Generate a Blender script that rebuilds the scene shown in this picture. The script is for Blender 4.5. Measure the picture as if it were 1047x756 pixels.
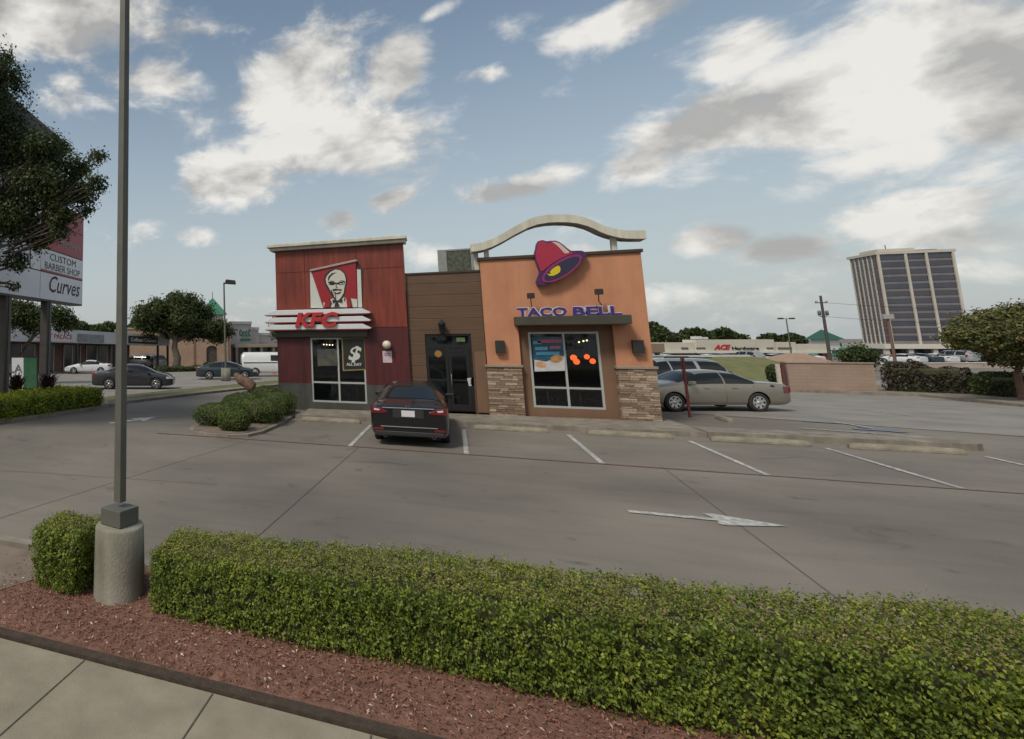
import bpy, bmesh, math, random
import numpy as np
from mathutils import Vector, Matrix
random.seed(7); RNG = np.random.default_rng(11)
for o in list(bpy.data.objects): bpy.data.objects.remove(o)
scn = bpy.context.scene
col = scn.collection

# ------------------------------------------------------------------ camera
# World axes: +x along the restaurant's front (to the right), +y into it, z up.
F, CX, CY = 593.6, 188.9, 265.7          # focal length and principal point, in pixels of the 1047 px wide photo
PITCH, ROLL, YAW = math.radians(7.796), math.radians(-.284), math.radians(24.15)
H = 2.55
CAM = Vector((-1.12, -21.6, H))
def c2w(X, Y, Z):                          # camera-levelled axes -> world axes
    c, s = math.cos(YAW), math.sin(YAW)
    return Vector((X*c - Y*s, X*s + Y*c, Z))
def ray(px, py):
    x2, up2 = (px-CX)/F, -(py-CY)/F
    c, s = math.cos(ROLL), math.sin(ROLL); X = x2*c-up2*s; up = x2*s+up2*c
    c, s = math.cos(PITCH), math.sin(PITCH)
    return c2w(X, c-s*up, s+c*up)
cR, sR, cP, sP = math.cos(ROLL), math.sin(ROLL), math.cos(PITCH), math.sin(PITCH)
rt, upv, fw = c2w(cR, -sP*sR, cP*sR), c2w(-sR, -sP*cR, cP*cR), c2w(0, cP, sP)
cam_d = bpy.data.cameras.new('camera'); cam = bpy.data.objects.new('camera', cam_d); col.objects.link(cam)
m = Matrix.Identity(4)
for i in range(3): m[i][0], m[i][1], m[i][2], m[i][3] = rt[i], upv[i], -fw[i], CAM[i]
cam.matrix_world = m
cam_d.sensor_fit = 'HORIZONTAL'; cam_d.sensor_width = 36; cam_d.lens = F/1047*36
cam_d.shift_x = (523.5-CX)/1047; cam_d.shift_y = -(378-CY)/1047
cam_d.clip_start = .1; cam_d.clip_end = 3000
scn.camera = cam
scn.render.resolution_x, scn.render.resolution_y = 1024, 739
scn.cycles.max_bounces = 6; scn.cycles.diffuse_bounces = 2; scn.cycles.glossy_bounces = 3; scn.cycles.transparent_max_bounces = 6; scn.cycles.transmission_bounces = 3
scn.cycles.caustics_reflective = False; scn.cycles.caustics_refractive = False
scn.view_settings.view_transform = 'Standard'; scn.view_settings.look = 'None'
scn.view_settings.exposure = 0.62; scn.view_settings.gamma = 1

# ------------------------------------------------------------------ sun + sky
SUN_EL, SUN_DIR = math.radians(50), Vector((-.45, -.8, 0)).normalized()   # towards the sun
sun_d = bpy.data.lights.new('sun', 'SUN'); sun_d.energy = 1.5; sun_d.angle = math.radians(13); sun_d.color = (1, .93, .82)
sun = bpy.data.objects.new('sun', sun_d); col.objects.link(sun)
sv = Vector((SUN_DIR.x*math.cos(SUN_EL), SUN_DIR.y*math.cos(SUN_EL), math.sin(SUN_EL)))
sun.rotation_euler = sv.to_track_quat('Z', 'Y').to_euler()
SKY_STRENGTH, CLOUD_GAIN = .10, .80
world = bpy.data.worlds.new('World'); scn.world = world; world.use_nodes = True
def build_world():
    nt = world.node_tree; nt.nodes.clear(); N, Lk = nt.nodes, nt.links
    def nd(t, **k):
        n = N.new(t)
        for a, v in k.items(): setattr(n, a, v)
        return n
    def mt(op, a, b=None, c=None, clamp=False):
        n = nd('ShaderNodeMath', operation=op, use_clamp=clamp)
        for i, v in enumerate((a, b, c)):
            if v is None: continue
            if isinstance(v, (int, float)): n.inputs[i].default_value = v
            else: Lk.new(v, n.inputs[i])
        return n.outputs[0]
    def vm(op, a, b=None, out=0):
        n = nd('ShaderNodeVectorMath', operation=op)
        for i, v in enumerate((a, b)):
            if v is None: continue
            if isinstance(v, (tuple, Vector)): n.inputs[i].default_value = tuple(v)
            else: Lk.new(v, n.inputs[i])
        return n.outputs[out]
    sky = nd('ShaderNodeTexSky', sky_type='NISHITA', sun_disc=False, sun_elevation=SUN_EL,
             sun_rotation=math.atan2(SUN_DIR.x, SUN_DIR.y), air_density=1.0, dust_density=2.2, ozone_density=1.0)
    tc = nd('ShaderNodeTexCoord'); d = vm('NORMALIZE', tc.outputs['Generated'])
    # cloud banks: (x, y) in the photo turned into a direction, half sizes, tilt, weight
    B = [(40,10,190,42,0,1),(150,78,60,28,0,.8),(70,100,45,30,0,.6),(300,95,58,72,0,1.05),(335,150,95,42,5,1.05),(240,185,62,28,0,1.0),
         (408,62,30,42,20,.95),(420,150,40,30,0,.45),(345,225,26,17,0,.95),(397,204,27,12,-18,.95),(532,192,66,17,-16,.95),(200,243,26,11,0,.75),
         (150,238,22,14,0,.55),(152,200,34,16,0,.4),(445,13,28,9,-20,.7),(500,76,30,10,0,.6),(520,28,34,16,-30,.45),(640,18,70,22,-20,.9),(585,40,35,14,-20,.6),
         (735,128,110,40,-26,1.1),(860,95,190,60,-16,1.2),(760,60,70,26,-25,.8),(1010,60,120,60,-10,1.05),(660,170,48,18,-15,.9),(1020,112,70,45,-10,.95),(930,45,180,60,-12,1.0),(560,150,1,1,0,.1),(880,170,120,30,-20,.7),(1000,240,120,40,-10,.75),
         (945,215,120,22,-20,.95),(725,246,46,17,-5,.9),(800,255,60,17,-20,.85),(1000,175,70,35,-10,.55),(950,268,200,30,-8,.62),(600,262,60,14,-8,.5),(450,262,45,14,-15,.65),
         (860,130,40,12,-20,.5),(720,300,110,22,0,.45),(255,308,28,10,0,.6),(240,330,160,18,0,.35),(30,250,60,40,0,.4)]
    field = None
    def blob(d0, e1, e2, w):               # e1, e2 stand at right angles to d0, so the mirror image falls below the horizon
        nonlocal field
        a = vm('DOT_PRODUCT', d, e1, 1); b = vm('DOT_PRODUCT', d, e2, 1)
        q = mt('MULTIPLY_ADD', a, a, mt('MULTIPLY', b, b))
        v = mt('EXPONENT', mt('MULTIPLY_ADD', q, -.8, math.log(w)))
        field = v if field is None else mt('MAXIMUM', field, v)
    for px, py, rx, ry, ang, w in B:
        d0 = ray(px, py).normalized(); ca, sa = math.cos(math.radians(ang)), math.sin(math.radians(ang))
        v1 = ray(px+rx*ca, py+rx*sa).normalized()-d0; v2 = ray(px-ry*sa, py+ry*ca).normalized()-d0
        e1 = v1/v1.length_squared; e2 = v2/v2.length_squared
        e1 = e1-d0*e1.dot(d0); e2 = e2-d0*e2.dot(d0)
        blob(d0, e1, e2, w)
    for v, s in (((0,-1,.5), .7), ((-1,-.2,.7), .6), ((1,-.5,.5), .6)):         # clouds behind the camera
        d0 = Vector(v).normalized(); e1 = d0.cross(Vector((0,0,1))).normalized(); e2 = d0.cross(e1)
        blob(d0, e1/s, e2/(s*.6), .8)
    sx = nd('ShaderNodeSeparateXYZ'); Lk.new(d, sx.inputs[0])
    P = vm('MULTIPLY', d, (1.0, 1.0, 1.7))
    def fbm(vec, sc, det, rough=.58, dist=.0):
        n = nd('ShaderNodeTexNoise'); n.inputs['Scale'].default_value = sc; n.inputs['Detail'].default_value = det
        n.inputs['Roughness'].default_value = rough; n.inputs['Distortion'].default_value = dist; Lk.new(vec, n.inputs['Vector']); return n.outputs[0]
    n1 = fbm(P, 7.0, 7, .60, .25)
    n2 = fbm(vm('ADD', P, (-.012, -.012, .035)), 6.5, 4, .5, .1)
    big = fbm(P, 3., 2)
    f = mt('ADD', field, mt('MULTIPLY', mt('SUBTRACT', n1, .5), 2.0))
    mr = nd('ShaderNodeMapRange', interpolation_type='SMOOTHSTEP'); Lk.new(f, mr.inputs[0])
    mr.inputs[1].default_value = .30; mr.inputs[2].default_value = .80
    dens = mr.outputs[0]
    shade = mt('ADD', mt('MULTIPLY_ADD', mt('SUBTRACT', n1, n2), 4.6, .52), mt('MULTIPLY', mt('SUBTRACT', .75, f), .38), clamp=True)
    shade = mt('MULTIPLY_ADD', mt('SUBTRACT', big, .5), -.6, shade, clamp=True)
    cr = nd('ShaderNodeMix', data_type='RGBA'); cr.inputs[6].default_value = (.34,.335,.325,1); cr.inputs[7].default_value = (.70,.68,.64,1); Lk.new(shade, cr.inputs[0])
    # low haze whitens towards the horizon
    hz = nd('ShaderNodeMapRange', interpolation_type='SMOOTHSTEP'); Lk.new(sx.outputs[2], hz.inputs[0])
    hz.inputs[1].default_value = .55; hz.inputs[2].default_value = .0; hz.inputs[3].default_value = .12; hz.inputs[4].default_value = .78
    skyc = nd('ShaderNodeMix', data_type='RGBA', blend_type='MULTIPLY'); skyc.inputs[0].default_value = 1
    Lk.new(sky.outputs[0], skyc.inputs[6]); skyc.inputs[7].default_value = (SKY_STRENGTH*.95, SKY_STRENGTH*1.01, SKY_STRENGTH*.93, 1)
    hm = nd('ShaderNodeMix', data_type='RGBA'); Lk.new(hz.outputs[0], hm.inputs[0]); Lk.new(skyc.outputs[2], hm.inputs[6]); hm.inputs[7].default_value = (.42,.45,.46,1)
    fin = nd('ShaderNodeMix', data_type='RGBA'); Lk.new(mt('MULTIPLY', dens, .95), fin.inputs[0]); Lk.new(hm.outputs[2], fin.inputs[6]); Lk.new(cr.outputs[2], fin.inputs[7])
    bg = nd('ShaderNodeBackground'); Lk.new(fin.outputs[2], bg.inputs[0]); bg.inputs[1].default_value = CLOUD_GAIN
    out = nd('ShaderNodeOutputWorld'); Lk.new(bg.outputs[0], out.inputs[0])
build_world()

# ------------------------------------------------------------------ terrain + photo -> place helpers
def depth(x, y): return -math.sin(YAW)*(x-CAM.x)+math.cos(YAW)*(y-CAM.y)
def gz(x, y):                               # the lot falls gently away from the street
    t = min(max(depth(x, y)-14, 0), 226)
    return -.02*(t*t/12 if t < 6 else t-3)
def G(px, py, dz=0.):                       # where the ray through a photo pixel meets the ground
    r = ray(px, py); zt = dz; t = 0
    for _ in range(60):
        t = (zt-H)/r.z; p = CAM+r*t; zt = dz+gz(p.x, p.y)
    return Vector((p.x, p.y, zt))
def atD(px, py, D):                         # point on that ray at camera depth D (metres)
    r = ray(px, py); k = D/(-math.sin(YAW)*r.x+math.cos(YAW)*r.y); return CAM+r*k
def onplane(px, py, y):                     # point on the plane y = const (the restaurant's front is y = 0)
    r = ray(px, py); return CAM+r*((y-CAM.y)/r.y)

# ------------------------------------------------------------------ materials
MATS = {}
def mat(name, c, rough=.7, metal=0., var=.12, scale=6., c2=None, bump=0., bscale=40., coat=0., spec=.5, emit=None, estr=0., stretch=(1,1,1), detail=4, grime=0.):
    if name in MATS: return MATS[name]
    m = bpy.data.materials.new(name); m.use_nodes = True; nt = m.node_tree; b = nt.nodes['Principled BSDF']
    b.inputs['Roughness'].default_value = rough; b.inputs['Metallic'].default_value = metal; b.inputs['Coat Weight'].default_value = coat
    b.inputs['Coat Roughness'].default_value = .04; b.inputs['Specular IOR Level'].default_value = spec
    tc = nt.nodes.new('ShaderNodeTexCoord'); mp = nt.nodes.new('ShaderNodeMapping'); mp.inputs['Scale'].default_value = stretch
    nt.links.new(tc.outputs['Object'], mp.inputs[0])
    n = nt.nodes.new('ShaderNodeTexNoise'); n.inputs['Scale'].default_value = scale; n.inputs['Detail'].default_value = detail
    nt.links.new(mp.outputs[0], n.inputs['Vector'])
    r = nt.nodes.new('ShaderNodeValToRGB'); r.color_ramp.elements[0].position = .3; r.color_ramp.elements[1].position = .7
    if c2 is None: c1 = [x*(1-var) for x in c]; c2 = [min(1, x*(1+var)) for x in c]
    else: c1 = c
    r.color_ramp.elements[0].color = (*c1[:3], 1); r.color_ramp.elements[1].color = (*c2[:3], 1)
    nt.links.new(n.outputs[0], r.inputs[0]); cout = r.outputs[0]
    if grime:                                             # rain streaks and uneven fading
        for st, sc, lo, hi in (((2.2,2.2,.16), 1.6, .34, .60), ((.5,.5,.5), 1.3, .3, .65)):
            m2 = nt.nodes.new('ShaderNodeMapping'); m2.inputs['Scale'].default_value = st; nt.links.new(tc.outputs['Object'], m2.inputs[0])
            ng = nt.nodes.new('ShaderNodeTexNoise'); ng.inputs['Scale'].default_value = sc; ng.inputs['Detail'].default_value = 7; ng.inputs['Roughness'].default_value = .65; nt.links.new(m2.outputs[0], ng.inputs['Vector'])
            mr = nt.nodes.new('ShaderNodeMapRange'); mr.inputs[1].default_value = lo; mr.inputs[2].default_value = hi; mr.inputs[3].default_value = 1-grime; mr.inputs[4].default_value = 1.03; nt.links.new(ng.outputs[0], mr.inputs[0])
            mx = nt.nodes.new('ShaderNodeMix'); mx.data_type = 'RGBA'; mx.blend_type = 'MULTIPLY'; mx.inputs[0].default_value = 1; nt.links.new(cout, mx.inputs[6]); nt.links.new(mr.outputs[0], mx.inputs[7]); cout = mx.outputs[2]
    nt.links.new(cout, b.inputs['Base Color'])
    if bump:
        n2 = nt.nodes.new('ShaderNodeTexNoise'); n2.inputs['Scale'].default_value = bscale; n2.inputs['Detail'].default_value = 5
        nt.links.new(mp.outputs[0], n2.inputs['Vector']); bp = nt.nodes.new('ShaderNodeBump'); bp.inputs['Strength'].default_value = bump; bp.inputs['Distance'].default_value = .02
        nt.links.new(n2.outputs[0], bp.inputs['Height']); nt.links.new(bp.outputs[0], b.inputs['Normal'])
    if emit: b.inputs['Emission Color'].default_value = (*emit, 1); b.inputs['Emission Strength'].default_value = estr
    MATS[name] = m; return m
def glass(name, tint=(.02,.025,.03), clear=.35):          # tinted window glass: see-through part plus fresnel reflection
    if name in MATS: return MATS[name]
    m = bpy.data.materials.new(name); m.use_nodes = True; nt = m.node_tree; nt.nodes.clear()
    tr = nt.nodes.new('ShaderNodeBsdfTransparent'); tr.inputs[0].default_value = (clear, clear*1.03, clear*1.02, 1)
    df = nt.nodes.new('ShaderNodeBsdfDiffuse'); df.inputs[0].default_value = (*tint, 1)
    a = nt.nodes.new('ShaderNodeMixShader'); a.inputs[0].default_value = .12; nt.links.new(tr.outputs[0], a.inputs[1]); nt.links.new(df.outputs[0], a.inputs[2])
    gl = nt.nodes.new('ShaderNodeBsdfGlossy'); gl.inputs['Roughness'].default_value = .03; gl.inputs[0].default_value = (.9,.95,1,1)
    fr = nt.nodes.new('ShaderNodeFresnel'); fr.inputs[0].default_value = 1.42
    b = nt.nodes.new('ShaderNodeMixShader'); nt.links.new(fr.outputs[0], b.inputs[0]); nt.links.new(a.outputs[0], b.inputs[1]); nt.links.new(gl.outputs[0], b.inputs[2])
    o = nt.nodes.new('ShaderNodeOutputMaterial'); nt.links.new(b.outputs[0], o.inputs[0]); MATS[name] = m; return m
def leafmat(name, ramp, rough=.55, trans=.25):            # colour chosen per leaf from the attribute 'tone'
    if name in MATS: return MATS[name]
    m = bpy.data.materials.new(name); m.use_nodes = True; nt = m.node_tree; b = nt.nodes['Principled BSDF']
    a = nt.nodes.new('ShaderNodeAttribute'); a.attribute_name = 'tone'
    r = nt.nodes.new('ShaderNodeValToRGB'); e = r.color_ramp.elements
    while len(e) < len(ramp): e.new(.5)
    for i, (p, c) in enumerate(ramp): e[i].position = p; e[i].color = (*c, 1)
    nt.links.new(a.outputs['Fac'], r.inputs[0]); nt.links.new(r.outputs[0], b.inputs['Base Color'])
    b.inputs['Roughness'].default_value = rough; b.inputs['Specular IOR Level'].default_value = .35
    tl = nt.nodes.new('ShaderNodeBsdfTranslucent'); nt.links.new(r.outputs[0], tl.inputs[0])
    mx = nt.nodes.new('ShaderNodeMixShader'); mx.inputs[0].default_value = trans
    nt.links.new(b.outputs[0], mx.inputs[1]); nt.links.new(tl.outputs[0], mx.inputs[2])
    nt.links.new(mx.outputs[0], nt.nodes['Material Output'].inputs[0]); MATS[name] = m; return m

def concrete_lot():
    m = bpy.data.materials.new('lot_concrete'); m.use_nodes = True; nt = m.node_tree; b = nt.nodes['Principled BSDF']; L = nt.links.new
    def nz(sc, det, st=(1,1,1), rough=.55, dist=0):
        mp = nt.nodes.new('ShaderNodeMapping'); mp.inputs['Scale'].default_value = st; L(tc.outputs['Object'], mp.inputs[0])
        n = nt.nodes.new('ShaderNodeTexNoise'); n.inputs['Scale'].default_value = sc; n.inputs['Detail'].default_value = det; n.inputs['Roughness'].default_value = rough
        n.inputs['Distortion'].default_value = dist; L(mp.outputs[0], n.inputs['Vector']); return n.outputs[0]
    def rmp(v, *el):
        r = nt.nodes.new('ShaderNodeValToRGB'); e = r.color_ramp.elements
        while len(e) < len(el): e.new(.5)
        for i, (p, c) in enumerate(el): e[i].position = p; e[i].color = ((c,c,c,1) if isinstance(c, float) else (*c,1))
        L(v, r.inputs[0]); return r.outputs[0]
    def mul(a, c, f=1.):
        x = nt.nodes.new('ShaderNodeMix'); x.data_type = 'RGBA'; x.blend_type = 'MULTIPLY'; x.inputs[0].default_value = f; L(a, x.inputs[6]); L(c, x.inputs[7]); return x.outputs[2]
    tc = nt.nodes.new('ShaderNodeTexCoord')
    base = rmp(nz(.35, 6), (.3, (.150,.135,.115)), (.7, (.21,.187,.158)))
    c = mul(base, rmp(nz(60, 3), (.25, .82), (.75, 1.12)))
    c = mul(c, rmp(nz(1.6, 7, (.35,1.6,1), .65, .6), (.30, .88), (.5, 1.0), (.72, 1.04)))       # tyre-wear streaks along the drive
    c = mul(c, rmp(nz(.9, 5, (1,1,1), .6, 1.2), (.28, .66), (.38, 1.0)))                       # oil and damp stains
    vo = nt.nodes.new('ShaderNodeTexVoronoi'); vo.inputs['Scale'].default_value = 1.15; L(tc.outputs['Object'], vo.inputs['Vector'])
    c = mul(c, rmp(vo.outputs['Distance'], (.02, .52), (.10, 1.0)), .55)                         # scattered drips
    c = mul(c, rmp(nz(240, 2), (.35, .80), (.5, 1.0), (.68, 1.16)))                              # aggregate
    c = mul(c, rmp(nz(.16, 3, (1,1,1), .5, .4), (.36, .86), (.62, 1.12)))
    L(c, b.inputs['Base Color']); b.inputs['Roughness'].default_value = .86; b.inputs['Specular IOR Level'].default_value = .3
    bp = nt.nodes.new('ShaderNodeBump'); bp.inputs['Strength'].default_value = .25; bp.inputs['Distance'].default_value = .01; L(nz(80, 4), bp.inputs['Height']); L(bp.outputs[0], b.inputs['Normal'])
    return m

# ------------------------------------------------------------------ mesh building
def tagp(o, label=None, cat=None, group=None, kind=None):
    if label: o['label'] = label
    if cat: o['category'] = cat
    if group: o['group'] = group
    if kind: o['kind'] = kind
    return o
def thing(name, label, cat, loc=(0,0,0), rz=0., group=None):
    o = bpy.data.objects.new(name, None); col.objects.link(o); o.location = loc; o.rotation_euler = (0,0,rz); o.empty_display_size = .2
    return tagp(o, label, cat, group)
def dup(root, loc, rz, label, group=None):
    r = root.copy(); col.objects.link(r); r.location = loc; r.rotation_euler = (0,0,rz); r['label'] = label
    if group: r['group'] = group
    for ch in list(root.children):
        c = ch.copy(); col.objects.link(c); c.parent = r
        for g in ch.children:
            d = g.copy(); col.objects.link(d); d.parent = c
    return r
class MB:
    def __init__(s): s.v = []; s.f = []; s.mi = []; s.sm = []
    def add(s, vs, fs, mi=0, sm=False):
        n = len(s.v); s.v += [tuple(v) for v in vs]; s.f += [tuple(n+i for i in f) for f in fs]; s.mi += [mi]*len(fs); s.sm += [sm]*len(fs); return s
    def box(s, x0, x1, y0, y1, z0, z1, mi=0, M=None):
        vs = [Vector((x, y, z)) for z in (z0, z1) for x, y in ((x0,y0),(x1,y0),(x1,y1),(x0,y1))]
        if M: vs = [M @ v for v in vs]
        return s.add(vs, [(0,3,2,1),(4,5,6,7),(0,1,5,4),(1,2,6,5),(2,3,7,6),(3,0,4,7)], mi)
    def prism(s, pts, fn, d0, d1, mi=0):                 # 2-D outline, fn(u, v, d) -> point
        n = len(pts); A = sum(pts[i][0]*pts[(i+1)%n][1]-pts[(i+1)%n][0]*pts[i][1] for i in range(n))
        if A < 0: pts = pts[::-1]
        vs = [fn(u, v, d0) for u, v in pts]+[fn(u, v, d1) for u, v in pts]
        return s.add(vs, [tuple(range(n))[::-1], tuple(range(n, 2*n))]+[(i, (i+1)%n, n+(i+1)%n, n+i) for i in range(n)], mi)
    def tube(s, pts, rad, seg=10, mi=0, cap=True, sm=True):
        pts = [Vector(p) for p in pts]; rad = rad if isinstance(rad, (list, tuple)) else [rad]*len(pts); vs = []; fs = []
        for i, p in enumerate(pts):
            t = (pts[min(i+1, len(pts)-1)]-pts[max(i-1, 0)]).normalized(); a = Vector((0,0,1)) if abs(t.z) < .9 else Vector((1,0,0))
            u = t.cross(a).normalized(); w = t.cross(u)
            for k in range(seg):
                an = 2*math.pi*k/seg; vs.append(p+(u*math.cos(an)+w*math.sin(an))*rad[i])
        for i in range(len(pts)-1):
            for k in range(seg): a = i*seg+k; b = i*seg+(k+1)%seg; fs.append((a, a+seg, b+seg, b))
        s.add(vs, fs, mi, sm)
        if cap:
            n = len(vs); s.add(vs[:seg], [tuple(range(seg))], mi); s.add(vs[n-seg:], [tuple(range(seg))[::-1]], mi)
        return s
    def lathe(s, prof, seg=24, mi=0, M=None, sm=True):   # prof: (radius, height) about z
        vs = []; fs = []
        for r, z in prof:
            for k in range(seg):
                an = 2*math.pi*k/seg; v = Vector((r*math.cos(an), r*math.sin(an), z)); vs.append(M @ v if M else v)
        for i in range(len(prof)-1):
            for k in range(seg): a = i*seg+k; b = i*seg+(k+1)%seg; fs.append((a, b, b+seg, a+seg))
        s.add(vs, fs, mi, sm); return s
    def build(s, name, mats, parent=None, bevel=0., normals=True, kind=None):
        me = bpy.data.meshes.new(name); me.from_pydata(s.v, [], s.f)
        me.polygons.foreach_set('material_index', s.mi); me.polygons.foreach_set('use_smooth', s.sm)
        for mm in (mats if isinstance(mats, (list, tuple)) else [mats]): me.materials.append(mm)
        if normals:
            bm = bmesh.new(); bm.from_mesh(me); bmesh.ops.recalc_face_normals(bm, faces=bm.faces); bm.to_mesh(me); bm.free()
        me.update()
        o = bpy.data.objects.new(name, me); col.objects.link(o)
        if parent: o.parent = parent
        if bevel:
            b = o.modifiers.new('bevel', 'BEVEL'); b.width = bevel; b.segments = 2; b.limit_method = 'ANGLE'
        if kind: o['kind'] = kind
        return o
def bx(name, m, parent, x0, x1, y0, y1, z0, z1, bevel=0.): return MB().box(x0,x1,y0,y1,z0,z1).build(name, m, parent, bevel)
def text_mesh(s, size, depthv=.01, offset=0., shear=0., sx=1., spacing=1.):
    cu = bpy.data.curves.new('t', 'FONT'); cu.body = s; cu.size = size; cu.extrude = depthv/2; cu.offset = offset; cu.shear = shear
    cu.align_x = 'CENTER'; cu.space_character = spacing; cu.resolution_u = 2
    o = bpy.data.objects.new('t', cu); col.objects.link(o); bpy.context.view_layer.update()
    me = bpy.data.meshes.new_from_object(o.evaluated_get(bpy.context.evaluated_depsgraph_get()))
    bpy.data.objects.remove(o); bpy.data.curves.remove(cu)
    if sx != 1:
        for v in me.vertices: v.co.x *= sx
    return me
def text_obj(name, s, size, m, parent, loc, X=(1,0,0), Y=(0,0,1), **k):
    me = text_mesh(s, size, **k); me.materials.clear(); me.materials.append(m)
    X, Y = Vector(X).normalized(), Vector(Y).normalized(); Z = X.cross(Y)
    M = Matrix(((X.x,Y.x,Z.x,loc[0]),(X.y,Y.y,Z.y,loc[1]),(X.z,Y.z,Z.z,loc[2]),(0,0,0,1)))
    me.transform(M); o = bpy.data.objects.new(name, me); col.objects.link(o); o.parent = parent; return o

def patch(name, poly, m, dz, cell=2., thick=0., kind='structure', uneven=0.):   # a sheet of ground following the terrain
    bm = bmesh.new(); vs = [bm.verts.new((p[0], p[1], 0)) for p in poly]; f = bm.faces.new(vs)
    if f.normal.z < 0 or (f.normal_update() or f.normal.z) < 0: bmesh.ops.reverse_faces(bm, faces=[f])
    xs = [p[0] for p in poly]; ys = [p[1] for p in poly]
    for ax, lo, hi in ((0, min(xs), max(xs)), (1, min(ys), max(ys))):
        t = math.ceil(lo/cell)*cell
        while t < hi:
            co = (t,0,0) if ax == 0 else (0,t,0); no = (1,0,0) if ax == 0 else (0,1,0)
            bmesh.ops.bisect_plane(bm, geom=bm.verts[:]+bm.edges[:]+bm.faces[:], plane_co=co, plane_no=no, dist=1e-5); t += cell
    bmesh.ops.triangulate(bm, faces=bm.faces[:])
    for v in bm.verts: v.co.z = gz(v.co.x, v.co.y)+dz
    if thick:
        r = bmesh.ops.extrude_face_region(bm, geom=bm.faces[:]); vv = [e for e in r['geom'] if isinstance(e, bmesh.types.BMVert)]
        for v in vv: v.co.z -= 0
        top = set(vv)
        for v in bm.verts:
            if v not in top: v.co.z -= thick
        bmesh.ops.recalc_face_normals(bm, faces=bm.faces[:])
    me = bpy.data.meshes.new(name); bm.to_mesh(me); bm.free(); me.materials.append(m)
    o = bpy.data.objects.new(name, me); col.objects.link(o)
    if kind: o['kind'] = kind
    return o

def leaves(name, cen, nrm, size, tone, m, parent=None, jit=.8, aspect=.55, shapes=1):
    """one small folded blade per centre; cen, nrm (n,3), size, tone (n)"""
    n = len(cen); nrm = nrm+RNG.normal(0, jit, (n,3)); nrm /= np.linalg.norm(nrm, axis=1)[:,None]+1e-9
    a = RNG.normal(0, 1, (n,3)); a -= nrm*(a*nrm).sum(1)[:,None]; a /= np.linalg.norm(a, axis=1)[:,None]+1e-9
    b = np.cross(nrm, a); s = size[:,None]; lift = nrm*s*.18
    V = np.stack([cen-a*s*.5, cen+b*s*aspect*.5+lift-a*s*.05, cen+a*s*.5, cen-b*s*aspect*.5+lift-a*s*.05], 1).reshape(-1,3)
    me = bpy.data.meshes.new(name); me.vertices.add(4*n); me.vertices.foreach_set('co', V.astype(np.float32).ravel())
    me.loops.add(4*n); me.loops.foreach_set('vertex_index', np.arange(4*n, dtype=np.int32))
    me.polygons.add(n); me.polygons.foreach_set('loop_start', np.arange(0,4*n,4, dtype=np.int32)); me.polygons.foreach_set('loop_total', np.full(n,4, dtype=np.int32))
    at = me.attributes.new('tone', 'FLOAT', 'FACE'); at.data.foreach_set('value', np.clip(tone,0,1).astype(np.float32))
    me.materials.append(m); me.update(calc_edges=True); me.validate()
    o = bpy.data.objects.new(name, me); col.objects.link(o)
    if parent: o.parent = parent
    return o
def sph(n):
    v = RNG.normal(0,1,(n,3)); return v/np.linalg.norm(v,axis=1)[:,None]

# ------------------------------------------------------------------ common materials
LOT = concrete_lot()
ASPH = mat('asphalt', (.085,.082,.078), .9, c2=(.125,.12,.113), scale=1.2, bump=.2, bscale=90)
PALE = mat('pale_asphalt', (.18,.166,.15), .9, c2=(.25,.23,.205), scale=.8, bump=.2, bscale=80)
SIDEW = mat('sidewalk_concrete', (.24,.205,.15), .85, c2=(.31,.27,.20), scale=2.2, bump=.25, bscale=110, detail=8, grime=.14)
CURB = mat('kerb_concrete', (.20,.175,.14), .9, c2=(.30,.265,.215), scale=3, bump=.3, bscale=60, detail=7, grime=.28)
CURB2 = mat('wheel_stop_concrete', (.17,.15,.115), .9, c2=(.27,.24,.185), scale=5, bump=.4, bscale=50, detail=7)
PAINT = mat('road_paint_white', (.24,.235,.22), .8, c2=(.60,.60,.57), scale=11, detail=10, grime=.25)
REDP = mat('road_paint_red', (.16,.11,.095), .85, c2=(.21,.09,.08), scale=5, detail=8)
BLUEP = mat('road_paint_blue', (.15,.165,.185), .85, c2=(.13,.18,.25), scale=3, detail=8)
SEAM = mat('seam_tar', (.045,.043,.04), .9)
DIRT = mat('bare_dirt', (.14,.105,.08), .95, c2=(.21,.165,.13), scale=3, bump=.4, bscale=40)
GRASS = mat('dry_grass', (.075,.085,.025), .95, c2=(.15,.14,.055), scale=3.5, bump=.6, bscale=90, detail=8)
BARK = mat('bark', (.06,.048,.038), .95, c2=(.12,.10,.08), scale=8, bump=.6, bscale=25)
DARKM = mat('dark_metal', (.035,.033,.03), .5, metal=.3)
POLEM = mat('painted_pole_olive_grey', (.085,.085,.07), .55, c2=(.11,.108,.09), scale=5)
GALV = mat('weathered_steel', (.2,.2,.19), .5, metal=.5)
WHITEP = mat('white_paint', (.62,.63,.62), .55, var=.05)
BLACK = mat('matte_black', (.012,.012,.013), .8, var=.05)
CHROME = mat('chrome', (.7,.7,.7), .12, metal=1, var=.02)

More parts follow.
